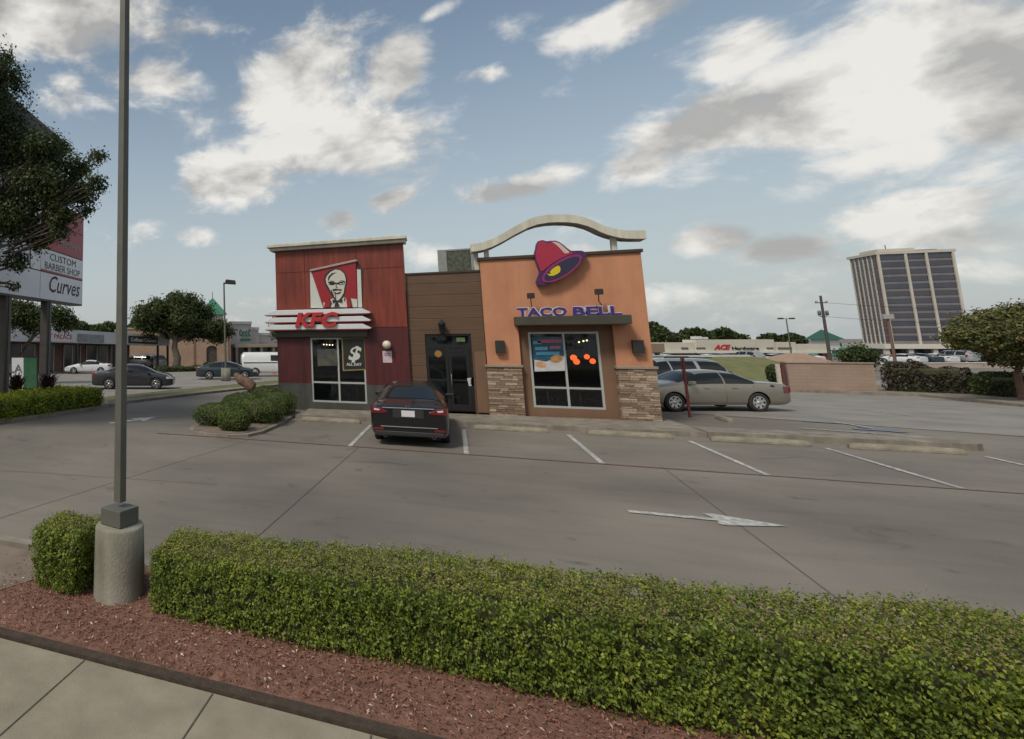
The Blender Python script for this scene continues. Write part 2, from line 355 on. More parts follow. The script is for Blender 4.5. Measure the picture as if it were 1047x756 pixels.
# ------------------------------------------------------------------ ground
def ground_sheet():
    def axis(lo, hi, mid0, mid1):
        a = list(np.arange(mid0, mid1+.01, 2.))
        x = mid1; s = 2.
        while x < hi: s *= 1.25; x += s; a.append(x)
        x = mid0; s = 2.
        while x > lo: s *= 1.25; x -= s; a.insert(0, x)
        return a
    X = axis(-900, 1100, -60, 80); Y = axis(-60, 1600, -30, 100)
    vs = [(x, y, gz(x, y)) for y in Y for x in X]; nx = len(X)
    fs = [(j*nx+i, j*nx+i+1, (j+1)*nx+i+1, (j+1)*nx+i) for j in range(len(Y)-1) for i in range(nx-1)]
    MB().add(vs, fs).build('ground', LOT, normals=False, kind='structure')
ground_sheet()
def P2(*px): return [tuple(G(*p)[:2]) for p in px]
patch('street_road', [(-70,-19.6),(70,-19.6),(70,-34),(-70,-34)], ASPH, .012, 4)
patch('sidewalk', [(-40,-19.1),(40,-19.1),(40,-17.37),(-40,-17.37)], SIDEW, .03, 4, thick=.12)
patch('street_kerb', [(-40,-19.3),(40,-19.3),(40,-19.115),(-40,-19.115)], CURB, .035, 4, thick=.15)
# grooves between the sidewalk slabs: thin dark strips
for i in range(-12, 14):
    x = -3.9+i*1.09
    MB().box(x-.005, x+.005, -19.1, -17.38, .031, .035).build('sidewalk_joint', mat('joint_grey', (.075,.068,.055), .9), kind='structure')
MULCH = mat('mulch', (.12,.056,.038), .95, c2=(.23,.12,.085), scale=14, bump=.9, bscale=60, detail=8)
EDGE = mat('bed_edging', (.035,.025,.017), .9, c2=(.065,.045,.03), scale=12, bump=.5)
bed_edge = bx('bed_edging', EDGE, None, -9.5, 12, -17.36, -17.26, 0, .055); bed_edge['kind'] = 'structure'
def bed():
    n, k = 150, 16; x0, x1, y0, y1 = -9.5, 12., -17.27, -15.62; vs = []
    for j in range(k+1):
        for i in range(n+1):
            x = x0+(x1-x0)*i/n; y = y0+(y1-y0)*j/k; e = min(j, k-j)/2.
            vs.append((x, y, .035+.025*min(1, e)+.012*math.sin(x*3.1+y*5)+RNG.normal(0,.004)))
    fs = [(j*(n+1)+i, j*(n+1)+i+1, (j+1)*(n+1)+i+1, (j+1)*(n+1)+i) for j in range(k) for i in range(n)]
    MB().add(vs, fs, 0, True).build('mulch_bed', MULCH, kind='structure')
bed()
patch('bare_dirt', [(-9.5,-17.2),(-5.9,-17.05),(-5.35,-16.7),(-5.15,-16.2),(-5.2,-15.7),(-9.5,-15.7)], DIRT, .075, 1.)
patch('lot_kerb', [(-9.5,-15.62),(12,-15.62),(12,-15.46),(-9.5,-15.46)], CURB, .10, 3, thick=.2)
CHIP = leafmat('mulch_chip', [(0,(.10,.043,.028)),(.5,(.23,.097,.066)),(.8,(.33,.18,.135)),(.93,(.38,.27,.2)),(1,(.6,.53,.44))], .9, 0)
n = 26000; cx = RNG.uniform(-6.6, 4.2, n); cy = RNG.uniform(-17.24, -15.7, n)
keep = cx > -5.3+RNG.normal(0,.25,n); cx, cy = cx[keep], cy[keep]; n = len(cx)
c = np.stack([cx, cy, .068+.012*np.sin(cx*3.1+cy*5)+RNG.uniform(-.004,.014,n)], 1)
t = np.where(RNG.random(n) < .07, RNG.uniform(.88,1,n), RNG.beta(2,2.4,n)*.85)
tagp(leaves('mulch_chips', c, np.tile([0,0,1.],(n,1)), RNG.uniform(.012,.045,n), t, CHIP, jit=.45, aspect=.35), kind='stuff')

# neighbours' parking lots, drives and verge
patch('neighbour_parking_lot', P2((-60,405),(0,418),(98,407),(200,397),(290,388.5),(300,372),(150,371),(-60,376)), PALE, .012, 3)
patch('side_road', P2((700,423),(1250,462),(1250,400),(1000,392),(880,389),(690,392)), PALE, .012, 3)
patch('grass_verge', P2((98,416.5),(130,410.5),(200,402.5),(287,393.5),(300,388),(287,390),(200,398),(130,405.5),(95,409),(60,408),(60,414)), GRASS, .06, 2, thick=.1)
patch('verge_kerb', P2((95,420.5),(130,412.8),(200,404.3),(287,394.8),(310,392.3),(287,393.6),(200,402.6),(130,410.6),(95,417.6)), CURB, .11, 2, thick=.25)
patch('planting_soil', [(-18.6,-9.5),(-14.15,-9.5),(-14.15,-6.9),(-13.75,-2.2),(-14.1,-.9),(-15.1,.2),(-18.6,.2)], DIRT, .09, 2, thick=.1)
patch('planting_kerb', [(-14.15,-9.5),(-13.97,-9.5),(-13.97,-6.9),(-13.5,-2.3),(-13.8,-.7),(-14.95,.45),(-15.1,.25),(-14.1,-.88),(-13.75,-2.2),(-14.15,-6.9)], CURB, .13, 2, thick=.28)
ISL = [(-8.0,-6.0),(-7.75,-6.55),(-7.16,-6.85),(-6.5,-6.9),(-6.05,-6.6),(-5.85,-5.9),(-5.82,-4.0),(-5.95,-2.0),(-6.0,-.12),(-7.0,-.1),(-7.3,3.5),(-8.2,3.5),(-8.25,-2)]
patch('island_soil', [(-7.2+(x+7.2)*.88,-3+(y+3)*.96) for x, y in ISL], DIRT, .09, 1.5, thick=.1)
patch('island_kerb', ISL, CURB, .075, 1.5, thick=.2)
# walk in front of the doors, and the kerbed strip that runs on to the right
patch('restaurant_walk', [(-5.85,-2.25),(4.75,-2.25),(4.75,-.02),(4.75,8),(4.47,8),(4.47,-.02),(-5.85,-.02)], CURB, .13, 1.5, thick=.3)
patch('kerbed_strip', [(4.76,-2.25),(9.45,-2.25),(9.62,-2.1),(9.66,-1.7),(9.5,-1.35),(9.2,-1.25),(4.76,-1.25)], CURB, .15, 1.5, thick=.3)
# painted markings
def stripe(name, a, b, w, m, dz=.011):
    a, b = Vector(a), Vector(b); d = (b-a).normalized(); p = Vector((-d.y, d.x))*w/2
    return patch(name, [tuple(a-p), tuple(b-p), tuple(b+p), tuple(a+p)], m, dz, 1.5)
for x in (-3.37, -.87, 1.62, 4.15, 6.62, 9.1, 11.6): stripe('stall_line', (x,-3.05), (x-.03,-7.0), .10, PAINT)
stripe('fire_lane_line', (-8.6,-6.9), (3.4,-7.02), .07, REDP)
stripe('faded_fire_lane_line', (3.4,-7.02), (9.6,-7.1), .06, mat('road_paint_red_faded', (.155,.13,.112), .85, c2=(.17,.12,.105), scale=4))
for a, b in (((2.6,-6.7),(2.2,-13.5)), ((-5.8,-6.4),(-7.3,-15.4)), ((-3.2,-7),(-3.6,-15.4)), ((-14,-12.9),(-5,-11.6)), ((7.3,-7),(7.0,-15.4))):
    stripe('pavement_seam', a, b, .012, mat('seam_joint', (.105,.096,.085), .9), .0075)
def crack(pts, w=.02):
    rg_ = random.Random(int(pts[0][0]*100)); q = []
    for (a, b), (c, d) in zip(pts[:-1], pts[1:]):
        n = max(2, int(math.hypot(c-a, d-b)/.25)); q += [(a+(c-a)*k/n+rg_.uniform(-.05,.05), b+(d-b)*k/n+rg_.uniform(-.05,.05)) for k in range(n)]
    L_ = [(x, y+w*rg_.uniform(.2,.6)) for x, y in q]; R_ = [(x+w*.3, y-w*rg_.uniform(.2,.6)) for x, y in q]; n = len(q)
    vs = [(x, y, gz(x,y)+.0085) for x, y in L_+R_]; MB().add(vs, [(i, n+i, n+i+1, i+1) for i in range(n-1)]).build('pavement_crack', SEAM, kind='structure')
crack([(4.6,-5.2),(5.6,-4.6),(6.3,-4.9)], .012); crack([(9.3,-6.2),(10.2,-5.6),(10.9,-5.9)], .012)
arrow = [(1.15,-10.68),(2.15,-10.68),(2.1,-10.45),(2.22,-10.43),(2.92,-10.75),(2.2,-11.02),(2.1,-11.0),(2.15,-10.82),(1.15,-10.82)]
patch('painted_arrow', arrow, PAINT, .012, 1.5)
patch('painted_arrow', [(-10.95,-5.6),(-10.75,-5.7),(-10.35,-4.6),(-10.1,-4.8),(-10.3,-3.5),(-10.9,-4.3),(-10.6,-4.45)], PAINT, .012, 1.5)
for q in (((852,432),(893,438.5)), ((893,421.5),(934,426)), ((818,438.5),(964,449))): 
    a, b = P2(*q); stripe('lane_line', a, b, .10, PAINT, .022)
for q in (((820,431),(870,434)), ((880,437),(925,443)), ((872,439),(925,442))):
    a, b = P2(*q); stripe('blue_hatching', a, b, .32, BLUEP, .018)
patch('verge_right', P2((880,402.5),(940,404),(1047,414.5),(1140,424),(1200,404),(1047,399),(940,396),(880,395)), DIRT, .08, 2, thick=.1)
patch('kerb_right', P2((800,401),(880,403.5),(940,406),(1047,417),(1150,428),(1150,426),(1047,415),(940,404.3),(880,401.9),(800,399.6)), CURB, .13, 2, thick=.25)
# grass bank beyond the drive, with a white rail of kerb along its crest
def bank():
    L0, R0 = G(640,391), G(870,388); vs = []; n = 30
    dd = Vector((math.sin(YAW), math.cos(YAW))) ; dd = Vector((-math.sin(YAW), math.cos(YAW)))
    prof = [(0,0),(1.5,.22),(4,.85),(6,1.32),(7,1.42),(9,1.3),(14,-.3)]
    for q, h in prof:
        for i in range(n+1):
            p = L0.lerp(R0, i/n); x, y = p.x+dd.x*q, p.y+dd.y*q; vs.append((x, y, gz(p.x,p.y)+h+(RNG.normal(0,.02) if h > .1 else 0)-.03))
    fs = [(j*(n+1)+i, j*(n+1)+i+1, (j+1)*(n+1)+i+1, (j+1)*(n+1)+i) for j in range(len(prof)-1) for i in range(n)]
    MB().add(vs, fs, 0, True).build('grass_bank', mat('bank_grass', (.10,.11,.035), .95, c2=(.17,.165,.065), scale=1.2, bump=.5, bscale=50, detail=7), kind='structure')
    c = MB()
    for i in range(n):
        a, b = [L0.lerp(R0, k/n) for k in (i, i+1)]; off = Vector((dd.x*7.2, dd.y*7.2, 0)); za, zb = gz(a.x,a.y)+1.38, gz(b.x,b.y)+1.38
        a, b = a+off, b+off; c.add([(a.x,a.y,za),(b.x,b.y,zb),(b.x,b.y,zb+.14),(a.x,a.y,za+.14),(a.x+dd.x*.2,a.y+dd.y*.2,za+.14),(b.x+dd.x*.2,b.y+dd.y*.2,zb+.14)], [(0,1,2,3),(3,2,5,4)])
    c.build('bank_top_kerb', WHITEP, kind='structure')
bank()

# ------------------------------------------------------------------ the restaurant
def fx(px, py, y=0.): p = onplane(px, py, y); return (p.x, p.z)
def stucco(name, c, c2): return mat(name, c, .88, c2=c2, scale=1.1, bump=.35, bscale=120, detail=6, grime=.09)
ORANGE = stucco('orange_stucco', (.44,.195,.108), (.53,.245,.14)); TAN = stucco('tan_stucco', (.16,.09,.055), (.19,.11,.068))
def planks(name, c, c2, step, vertical=False, gap=.35, streak=(1,1,1)):
    """boards or panels: a bump and darker line at every joint"""
    m = mat(name, c, .55, c2=c2, scale=2.5, stretch=streak, detail=6); nt = m.node_tree; b = nt.nodes['Principled BSDF']
    tc = nt.nodes.new('ShaderNodeTexCoord'); sp = nt.nodes.new('ShaderNodeSeparateXYZ'); nt.links.new(tc.outputs['Object'], sp.inputs[0])
    md = nt.nodes.new('ShaderNodeMath'); md.operation = 'PINGPONG'; md.inputs[1].default_value = step/2; nt.links.new(sp.outputs[0 if vertical else 2], md.inputs[0])
    lt = nt.nodes.new('ShaderNodeMapRange'); lt.inputs[1].default_value = 0; lt.inputs[2].default_value = .014; lt.inputs[3].default_value = gap; lt.inputs[4].default_value = 1; nt.links.new(md.outputs[0], lt.inputs[0])
    mx = nt.nodes.new('ShaderNodeMix'); mx.data_type = 'RGBA'; mx.blend_type = 'MULTIPLY'; mx.inputs[0].default_value = 1
    src = b.inputs['Base Color'].links[0].from_socket; nt.links.new(src, mx.inputs[6]); nt.links.new(lt.outputs[0], mx.inputs[7]); nt.links.new(mx.outputs[2], b.inputs['Base Color'])
    bp = nt.nodes.new('ShaderNodeBump'); bp.inputs['Strength'].default_value = .8; bp.inputs['Distance'].default_value = .02; nt.links.new(lt.outputs[0], bp.inputs['Height']); nt.links.new(bp.outputs[0], b.inputs['Normal'])
    return m
SIDING = planks('brown_siding', (.085,.046,.026), (.115,.063,.036), .40, streak=(.4,1,6))
REDPAN = mat('red_metal_panel', (.16,.024,.013), .45, c2=(.26,.046,.025), scale=2.2, stretch=(5,5,.35), detail=6, grime=.3)
MAROON = mat('maroon_panel', (.06,.007,.009), .5, c2=(.10,.013,.015), scale=2.2, stretch=(5,5,.35), detail=6, grime=.3)
GREYB = mat('dark_grey_base', (.05,.052,.045), .7, c2=(.07,.07,.062), scale=3, grime=.3)
OLIVE = mat('olive_metal', (.042,.04,.027), .5, c2=(.058,.055,.038), scale=2)
CREAM = mat('cream_trim', (.52,.50,.41), .65, c2=(.62,.60,.50), scale=1.5, detail=6, grime=.2)
CAPB = mat('dark_cap', (.045,.028,.02), .5)
ALU = mat('window_aluminium', (.42,.44,.42), .45, metal=.3, var=.05)
BRONZE = mat('door_bronze', (.022,.022,.022), .4, metal=.4)
GL = glass('window_glass', clear=.78)
def stone():
    m = bpy.data.materials.new('stacked_stone'); m.use_nodes = True; nt = m.node_tree; b = nt.nodes['Principled BSDF']; L = nt.links.new
    a = nt.nodes.new('ShaderNodeAttribute'); a.attribute_name = 'tone'; r = nt.nodes.new('ShaderNodeValToRGB'); e = r.color_ramp.elements
    for _ in range(2): e.new(.5)
    for i, (p, c) in enumerate([(0,(.15,.105,.075)),(.4,(.25,.175,.125)),(.75,(.33,.245,.18)),(1,(.42,.34,.26))]): e[i].position = p; e[i].color = (*c,1)
    L(a.outputs['Fac'], r.inputs[0]); tc = nt.nodes.new('ShaderNodeTexCoord'); n = nt.nodes.new('ShaderNodeTexNoise'); n.inputs['Scale'].default_value = 22; n.inputs['Detail'].default_value = 7; L(tc.outputs['Object'], n.inputs['Vector'])
    rr = nt.nodes.new('ShaderNodeMapRange'); rr.inputs[3].default_value = .6; rr.inputs[4].default_value = 1.35; L(n.outputs[0], rr.inputs[0])
    mx = nt.nodes.new('ShaderNodeMix'); mx.data_type = 'RGBA'; mx.blend_type = 'MULTIPLY'; mx.inputs[0].default_value = 1; L(r.outputs[0], mx.inputs[6]); L(rr.outputs[0], mx.inputs[7]); L(mx.outputs[2], b.inputs['Base Color'])
    bp = nt.nodes.new('ShaderNodeBump'); bp.inputs['Strength'].default_value = .8; bp.inputs['Distance'].default_value = .02; L(n.outputs[0], bp.inputs['Height']); L(bp.outputs[0], b.inputs['Normal']); b.inputs['Roughness'].default_value = .9
    return m
STONE = stone()
def stone_pier(parent, x0, x1, y0, y1, z0, z1):
    """thin irregular courses of stone round the pier, each block its own depth, on a dark core; one mesh"""
    mb = MB(); tones = []; rnd = random.Random(int(x0*10)+3)
    def blk(*a): mb.box(*a); tones.extend([rnd.random()]*6)
    mb.box(x0+.045, x1-.045, y0+.045, y1, z0, z1); tones.extend([0]*6)
    z = z0
    while z < z1-.02:
        h = min(rnd.uniform(.045,.085), z1-z)
        x = x0
        while x < x1-.01:
            w = min(rnd.uniform(.12,.42), x1-x); w = x1-x if x1-x-w < .08 else w; j = rnd.uniform(0,.025)
            blk(x+.004, x+w-.004, y0-j, y0+.07, z+.004, z+h-.004); x += w
        for xx0, xx1, sg in ((x0, x0+.05, -1), (x1-.05, x1, 1)):
            y = y0+.075
            while y < y1-.01:
                w = min(rnd.uniform(.12,.42), y1-y); j = rnd.uniform(0,.02)
                blk(xx0-(j if sg < 0 else 0), xx1+(j if sg > 0 else 0), y, y+w-.006, z+.004, z+h-.004); y += w
        z += h
    o = mb.build('stone_facing', STONE, parent, normals=False); at = o.data.attributes.new('tone','FLOAT','FACE'); at.data.foreach_set('value', tones); return o
R = thing('restaurant', 'fast food restaurant with red tower, brown boarded entrance and orange stucco tower', 'restaurant')
def window(parent, x0, x1, z0, z1, y, muntx, muntz, fm=ALU, fw=.06):
    mb = MB(); d = .06
    for a in ((x0,x0+fw,z0,z1),(x1-fw,x1,z0,z1),(x0+fw,x1-fw,z1-fw,z1),(x0+fw,x1-fw,z0,z0+fw)): mb.box(a[0],a[1],y-d,y+d,a[2],a[3])
    for xm in muntx: mb.box(xm-fw/2, xm+fw/2, y-d+.003, y+d-.003, z0+fw, z1-fw)
    xs = [x0+fw]+[q for xm in muntx for q in (xm-fw/2, xm+fw/2)]+[x1-fw]
    for i in range(0, len(xs), 2):
        for zm in muntz: mb.box(xs[i], xs[i+1], y-d+.006, y+d-.006, zm-fw/2, zm+fw/2)
    w = mb.build('window', fm, parent); MB().box(x0+fw*.5, x1-fw*.5, y-.006, y+.006, z0+fw*.5, z1-fw*.5).build('pane', GL, w); return w
# red tower: walls around the window opening
KX0, KX1, KY = -6.98, -2.36, -.06
WX0, WX1, WZ0, WZ1 = -5.74, -3.82, .28, 2.58
def wall_with_hole(name, m, x0, x1, y0, y1, z0, z1, h):
    """front wall slab x0..x1, z0..z1 minus hole (hx0,hx1,hz0,hz1)"""
    mb = MB(); a, b, c, d = h; c = max(c, z0); d = min(d, z1)
    if a > x0: mb.box(x0, a, y0, y1, z0, z1)
    if b < x1: mb.box(b, x1, y0, y1, z0, z1)
    if c > z0: mb.box(a, b, y0, y1, z0, c)
    if d < z1: mb.box(a, b, y0, y1, d, z1)
    return mb.build(name, m, R)
hole = (WX0, WX1, WZ0, WZ1)
wall_with_hole('base_wall', GREYB, KX0, KX1, KY-.02, .2, -.4, .93, hole)
wall_with_hole('lower_wall', MAROON, KX0, KX1, KY, .2, .932, 2.93, hole)
mb = MB()
xs = [KX0, -5.86, -3.98, KX1]; zs = [2.932, 5.02, 5.86]
for i in range(3):
    for j in range(2): mb.box(xs[i]+.008, xs[i+1]-.008, KY-.015, .2, zs[j]+.008, zs[j+1]-.008)
mb.box(KX0+.02, KX1-.02, KY+.01, .19, 2.94, 5.85); mb.build('upper_wall', REDPAN, R)
mb = MB()
for x in (KX0, KX1-.2): mb.box(x, x+.2, .202, 6.0, -.4, 4.2)
mb.box(KX0+.2, KX1-.2, .202, .3, 4.2, 5.86); mb.build('tower_side_wall', REDPAN, R)
mb = MB().box(KX0-.26, KX1+.12, KY-.30, .42, 5.98, 6.10); mb.box(KX0-.16, KX1+.08, KY-.2, .36, 5.862, 5.978); mb.build('cornice', CREAM, R, .015)
bx('window_header', OLIVE, R, KX0+.02, WX1+.12, KY-.16, KY-.025, 2.60, 2.92, .01)
window(R, WX0, WX1, WZ0, WZ1, .02, [(WX0+WX1)/2+.02], [.98])
# brown entrance block
EX0, EX1, EY = KX1+.002, -.012, .06
DX0, DX1, DZ1 = -1.84, -.42, 2.68
mb = MB(); mb.box(EX0, DX0, EY, .3, -.4, 4.74); mb.box(DX1, EX1, EY, .3, -.4, 4.74); mb.box(DX0, DX1, EY, .3, DZ1, 4.74); mb.build('entrance_wall', SIDING, R)
bx('entrance_cap', CAPB, R, EX0, EX1, EY-.04, .34, 4.742, 4.80)
bx('entrance_pilaster', TAN, R, -.36, -.03, -.0, .055, .14, 2.1)
mb = MB(); y0, y1 = .10, .22
for a in ((DX0,DX0+.08,.14,DZ1),(DX1-.08,DX1,.14,DZ1),(DX0+.08,DX1-.08,DZ1-.07,DZ1),(DX0+.08,DX1-.08,2.22,2.32),(-1.24,-1.16,.14,2.22),(DX0+.08,-1.24,.14,.26),(DX0+.08,-1.24,1.12,1.17)): mb.box(a[0],a[1],y0,y1,a[2],a[3])
df = mb.build('entrance_frame', BRONZE, R); MB().box(DX0+.05, DX1-.05, .165, .175, .2, DZ1-.04).build('pane', GL, df)
mb = MB()
for a in ((-1.15,-1.05,.16,2.2),(-.61,-.51,.16,2.2),(-1.05,-.61,2.09,2.2),(-1.05,-.61,.16,.36),(-1.05,-.61,1.12,1.17)): mb.box(a[0],a[1],.11,.16,a[2],a[3])
dr = mb.build('door', BRONZE, R); MB().tube([(-1.09,.11,.95),(-1.09,.05,.98),(-1.09,.05,1.32),(-1.09,.11,1.35)], .014, 8).build('handle', GALV, dr)
bx('house_number_plate', mat('green_plate', (.05,.11,.04), .6, c2=(.15,.2,.09), scale=30), R, -.86, -.60, .145, .158, 2.42, 2.56)
lan = MB().box(-1.32,-1.24,-.08,.055,2.72,2.78).build('entrance_lantern', BLACK, R)
MB().lathe([(0,2.66),(.05,2.68),(.055,2.72),(.085,2.76),(.10,2.98),(.13,3.0),(.06,3.1),(.02,3.15),(0,3.2)], 12, M=Matrix.Translation((-1.28,-.12,0))).build('lantern_cage', BLACK, lan)
# orange tower with stone piers
TX0, TX1 = 0., 4.38; BX0, BX1, BZ = .97, 3.48, 2.92
mb = MB(); mb.box(TX0, BX0, 0, .4, 1.6, 5.1); mb.box(BX1, TX1, 0, .4, 1.6, 5.1); mb.box(BX0, BX1, 0, .4, BZ, 5.1)
mb.box(TX0,.25,.402,6,-.4,5.1); mb.box(TX1-.25,TX1,.402,6,-.4,5.1); mb.box(.25,TX1-.25,5.8,6,-.4,5.1); mb.build('orange_tower_wall', ORANGE, R)
for x0, x1 in ((TX0-.03, BX0), (BX1, TX1+.05)):
    stone_pier(R, x0, x1, -.07, .39, -.1, 1.6); bx('stone_cap', mat('cap_stone', (.22,.18,.14), .85, c2=(.3,.25,.2), scale=8, bump=.3), R, x0-.04, x1+.04, -.12, .395, 1.602, 1.68, .01)
mb = MB(); h = (1.24, 3.13, .36, 2.72); ry0, ry1 = .14, .38
for a in ((BX0+.002,h[0],-.1,BZ-.002),(h[1],BX1-.002,-.1,BZ-.002),(h[0],h[1],-.1,h[2]),(h[0],h[1],h[3],BZ-.002)): mb.box(a[0],a[1],ry0,ry1,a[2],a[3])
mb.build('window_bay_wall', TAN, R)
window(R, h[0], h[1], h[2], h[3], .20, [2.2], [.98])
mb = MB().box(TX0-.06, TX1+.05, -.07, 6.05, 5.102, 5.2); mb.build('parapet_cap', CAPB, R, .01)
mb = MB().box(.86, 3.84, -.62, -.003, 2.93, 3.20); mb.build('window_canopy', OLIVE, R, .012)
for x in (.25+.02, 3.9):
    l = MB().box(x, x+.27, -.19, -.004, 1.94+.12, 2.46).build('wall_sconce', DARKM, R, .015); MB().box(x+.03, x+.24, -.17, -.03, 2.045, 2.058).build('sconce_glass', mat('frosted', (.4,.4,.36), .5), l)
for px, pb in ((541,517.5), (609,0)):
    x, z = fx(px, 304 if px == 541 else 300); s = MB().box(x-.1, x+.1, -.52, -.36, z-.07, z+.1).build('sign_spotlight', DARKM, R, .01)
    MB().tube([(x,-.36,z),(x+.02,-.2,z-.25),(x+.05 if px == 541 else x+.14,-.003,z-.42)], .014, 8).build('spotlight_arm', DARKM, s)
# wavy arch over the orange tower
yf, yb = -.24, .42
top = [fx(*p, yf) for p in ((481.3,249.7),(487,249.2),(493.2,248),(502,245),(513,239.5),(526.3,231.8),(539.5,224.9),(549,221.6),(559.4,219.8),(569,219.2),(580,219.3),(590,220.4),(600,223),(607,226),(613.2,229),(620,231.6),(626.5,233.4),(633,234.8),(639.7,235.6),(650,235.8),(660.2,235.6))]
vs = []; fs = []; th = .255
for (x, z) in top: vs += [(x,yf,z),(x,yb,z),(x,yb,z-th),(x,yf,z-th)]
for i in range(len(top)-1):
    a = 4*i
    for k in range(4): fs.append((a+k, a+(k+1)%4, a+4+(k+1)%4, a+4+k))
fs += [(0,3,2,1),(4*len(top)-4,4*len(top)-3,4*len(top)-2,4*len(top)-1)]
arch = MB().add(vs, fs).build('roof_arch', CREAM, R)
mb = MB()
for px, py in ((497,256),(627,247)):
    x, z = fx(px, py, .1); MB().box(x-.07, x+.07, .0, .2, 5.202, z+.12).build('arch_post', CREAM, R)
x, z = fx(485, 256, .9); mb.box(x-.07, x+.07, .12, .3, 4.0, top[0][1]-th+.02); mb.build('arch_post', CREAM, R)
# rooftop unit behind the entrance parapet
a, b = onplane(447,256,3.2), onplane(483,278,3.2)
mb = MB().box(a.x, a.x+.32, 3.2, 5, 4.2, a.z).box(b.x-.02, b.x+.13, 3.2, 5, 4.2, a.z).box(a.x+.32, b.x-.02, 3.24, 5, 4.2, a.z-.06).box(a.x+.322, b.x-.022, 3.2, 5, a.z-.058, a.z)
u = mb.build('rooftop_unit', mat('unit_grey', (.22,.24,.22), .6, metal=.2), R)
m_ = mat('condenser_fins', (.02,.024,.016), .7, c2=(.10,.11,.08), scale=9, detail=6); MB().box(a.x+.34, b.x-.04, 3.205, 3.236, 4.3, a.z-.08).build('condenser_coil', m_, u)
# rest of the building behind, roof, and the dining room seen through the glass
mb = MB(); mb.box(KX0+.2, -6.6, 6.01, 20, -.6, 4.4); mb.box(4.0, 4.2, 6.01, 20, -.6, 4.4); mb.box(-6.6, 4.0, 19.8, 20, -.6, 4.4); mb.build('rear_wall', stucco('beige_stucco', (.3,.22,.15), (.35,.26,.18)), R)
mb = MB(); mb.box(-6.6, 4.0, 6.01, 19.8, 4.2, 4.3); mb.box(-2.35, -.01, .31, 6.0, 4.5, 4.6); mb.box(KX0+.2, KX1-.2, .302, 6.0, 4.0, 4.1); mb.box(.26, 4.1, .41, 5.79, 4.6, 4.7); mb.build('roof', mat('roof_membrane', (.3,.3,.29), .9), R)
bx('dining_floor', mat('floor_tile', (.10,.07,.05), .5, c2=(.14,.1,.07), scale=3), R, -6.7, 4.1, .31, 5.7, .1, .14)
mb = MB().box(-6.75, 4.1, 5.3, 5.4, .14, 3.2); mb.build('dining_back_wall', mat('interior_wall', (.10,.055,.04), .8, c2=(.2,.12,.09), scale=1.3), R)
bx('dining_ceiling', mat('interior_ceiling', (.10,.09,.08), .9), R, -6.75, 4.1, .32, 5.29, 3.0, 3.05)
LAMP = mat('pendant_glow', (.8,.15,.03), .5, emit=(1,.14,.03), estr=1.6); WARM = mat('bulb_glow', (1,.8,.5), .5, emit=(1,.72,.38), estr=4)
def pendant(x, y, z, r, m=LAMP):
    l = MB().tube([(x,y,z+r),(x,y,3.0)], .008, 6).build('pendant_lamp', BLACK, R); MB().lathe([(0,z-r)]+[(r*math.sin(t), z-r*math.cos(t)) for t in np.linspace(.3,2.7,8)]+[(.02,z+r)], 14, M=Matrix.Translation((x,y,0))).build('lamp_shade', m, l)
for px, py, yy, r in ((586.5,366,1.6,.10),(589.5,370,2.6,.10),(600,365,3.2,.09),(606,369.5,1.9,.09)):
    p = onplane(px, py, yy); pendant(p.x, yy, p.z, r)
p = onplane(448,362,1.5); pendant(p.x, 1.5, p.z, .12, mat('amber_glow', (.7,.3,.05), .5, emit=(.9,.38,.06), estr=.35))
for px, py in ((592,350),(596.5,349),(600,348.3),(331,352.5),(334,352.6),(337,352.8),(340,353)):
    p = onplane(px, py, 1.2); MB().lathe([(0,p.z-.03),(.03,p.z),(0,p.z+.03)], 8, M=Matrix.Translation((p.x,1.2,0))).build('ceiling_bulb', WARM, R)
TBLM = mat('table_laminate', (.28,.2,.13), .4, c2=(.33,.25,.17), scale=4); SEATM = mat('seat_dark', (.07,.03,.025), .5); LEGM = mat('chair_steel', (.3,.3,.3), .35, metal=.6)
def dining_table(x, y, lab):
    t = thing('dining_table', lab, 'table', (x,y,.14), 0, 'tables inside the restaurant windows')
    MB().box(-.38,.38,-.35,.35,.71,.75).build('table_top', TBLM, t, .01); MB().lathe([(0,0),(.24,0),(.24,.02),(.035,.04),(.035,.71)], 14).build('pedestal', LEGM, t)
def dining_chair(x, y, rz, lab):
    t = thing('dining_chair', lab, 'chair', (x,y,.14), rz, 'chairs inside the restaurant windows')
    MB().box(-.2,.2,-.2,.2,.43,.47).build('seat', SEATM, t, .01)
    for sx in (-.18,.18):
        for sy in (-.18,.18): MB().tube([(sx,sy,.43),(sx*1.1,sy*1.1,0)], .012, 6).build('leg', LEGM, t)
    MB().tube([(-.18,-.19,.45),(-.19,-.24,.9),(.19,-.24,.9),(.18,-.19,.45)], .013, 6).box(-.17,.17,-.25,-.22,.66,.86,0).build('backrest', SEATM, t)
for x, y, w in ((1.75,.95,'left half of the orange tower window'),(2.65,1.05,'right half of the orange tower window'),(-5.2,.95,'left half of the red tower window'),(-4.3,.95,'right half of the red tower window')):
    dining_table(x, y, 'laminate dining table just inside the '+w)
    dining_chair(x-.0, y-.02-.28+.95, math.pi, 'dark steel-legged chair behind the table inside the '+w)
    dining_chair(x+.42, y-.1, math.pi/2, 'dark steel-legged chair beside the table inside the '+w)

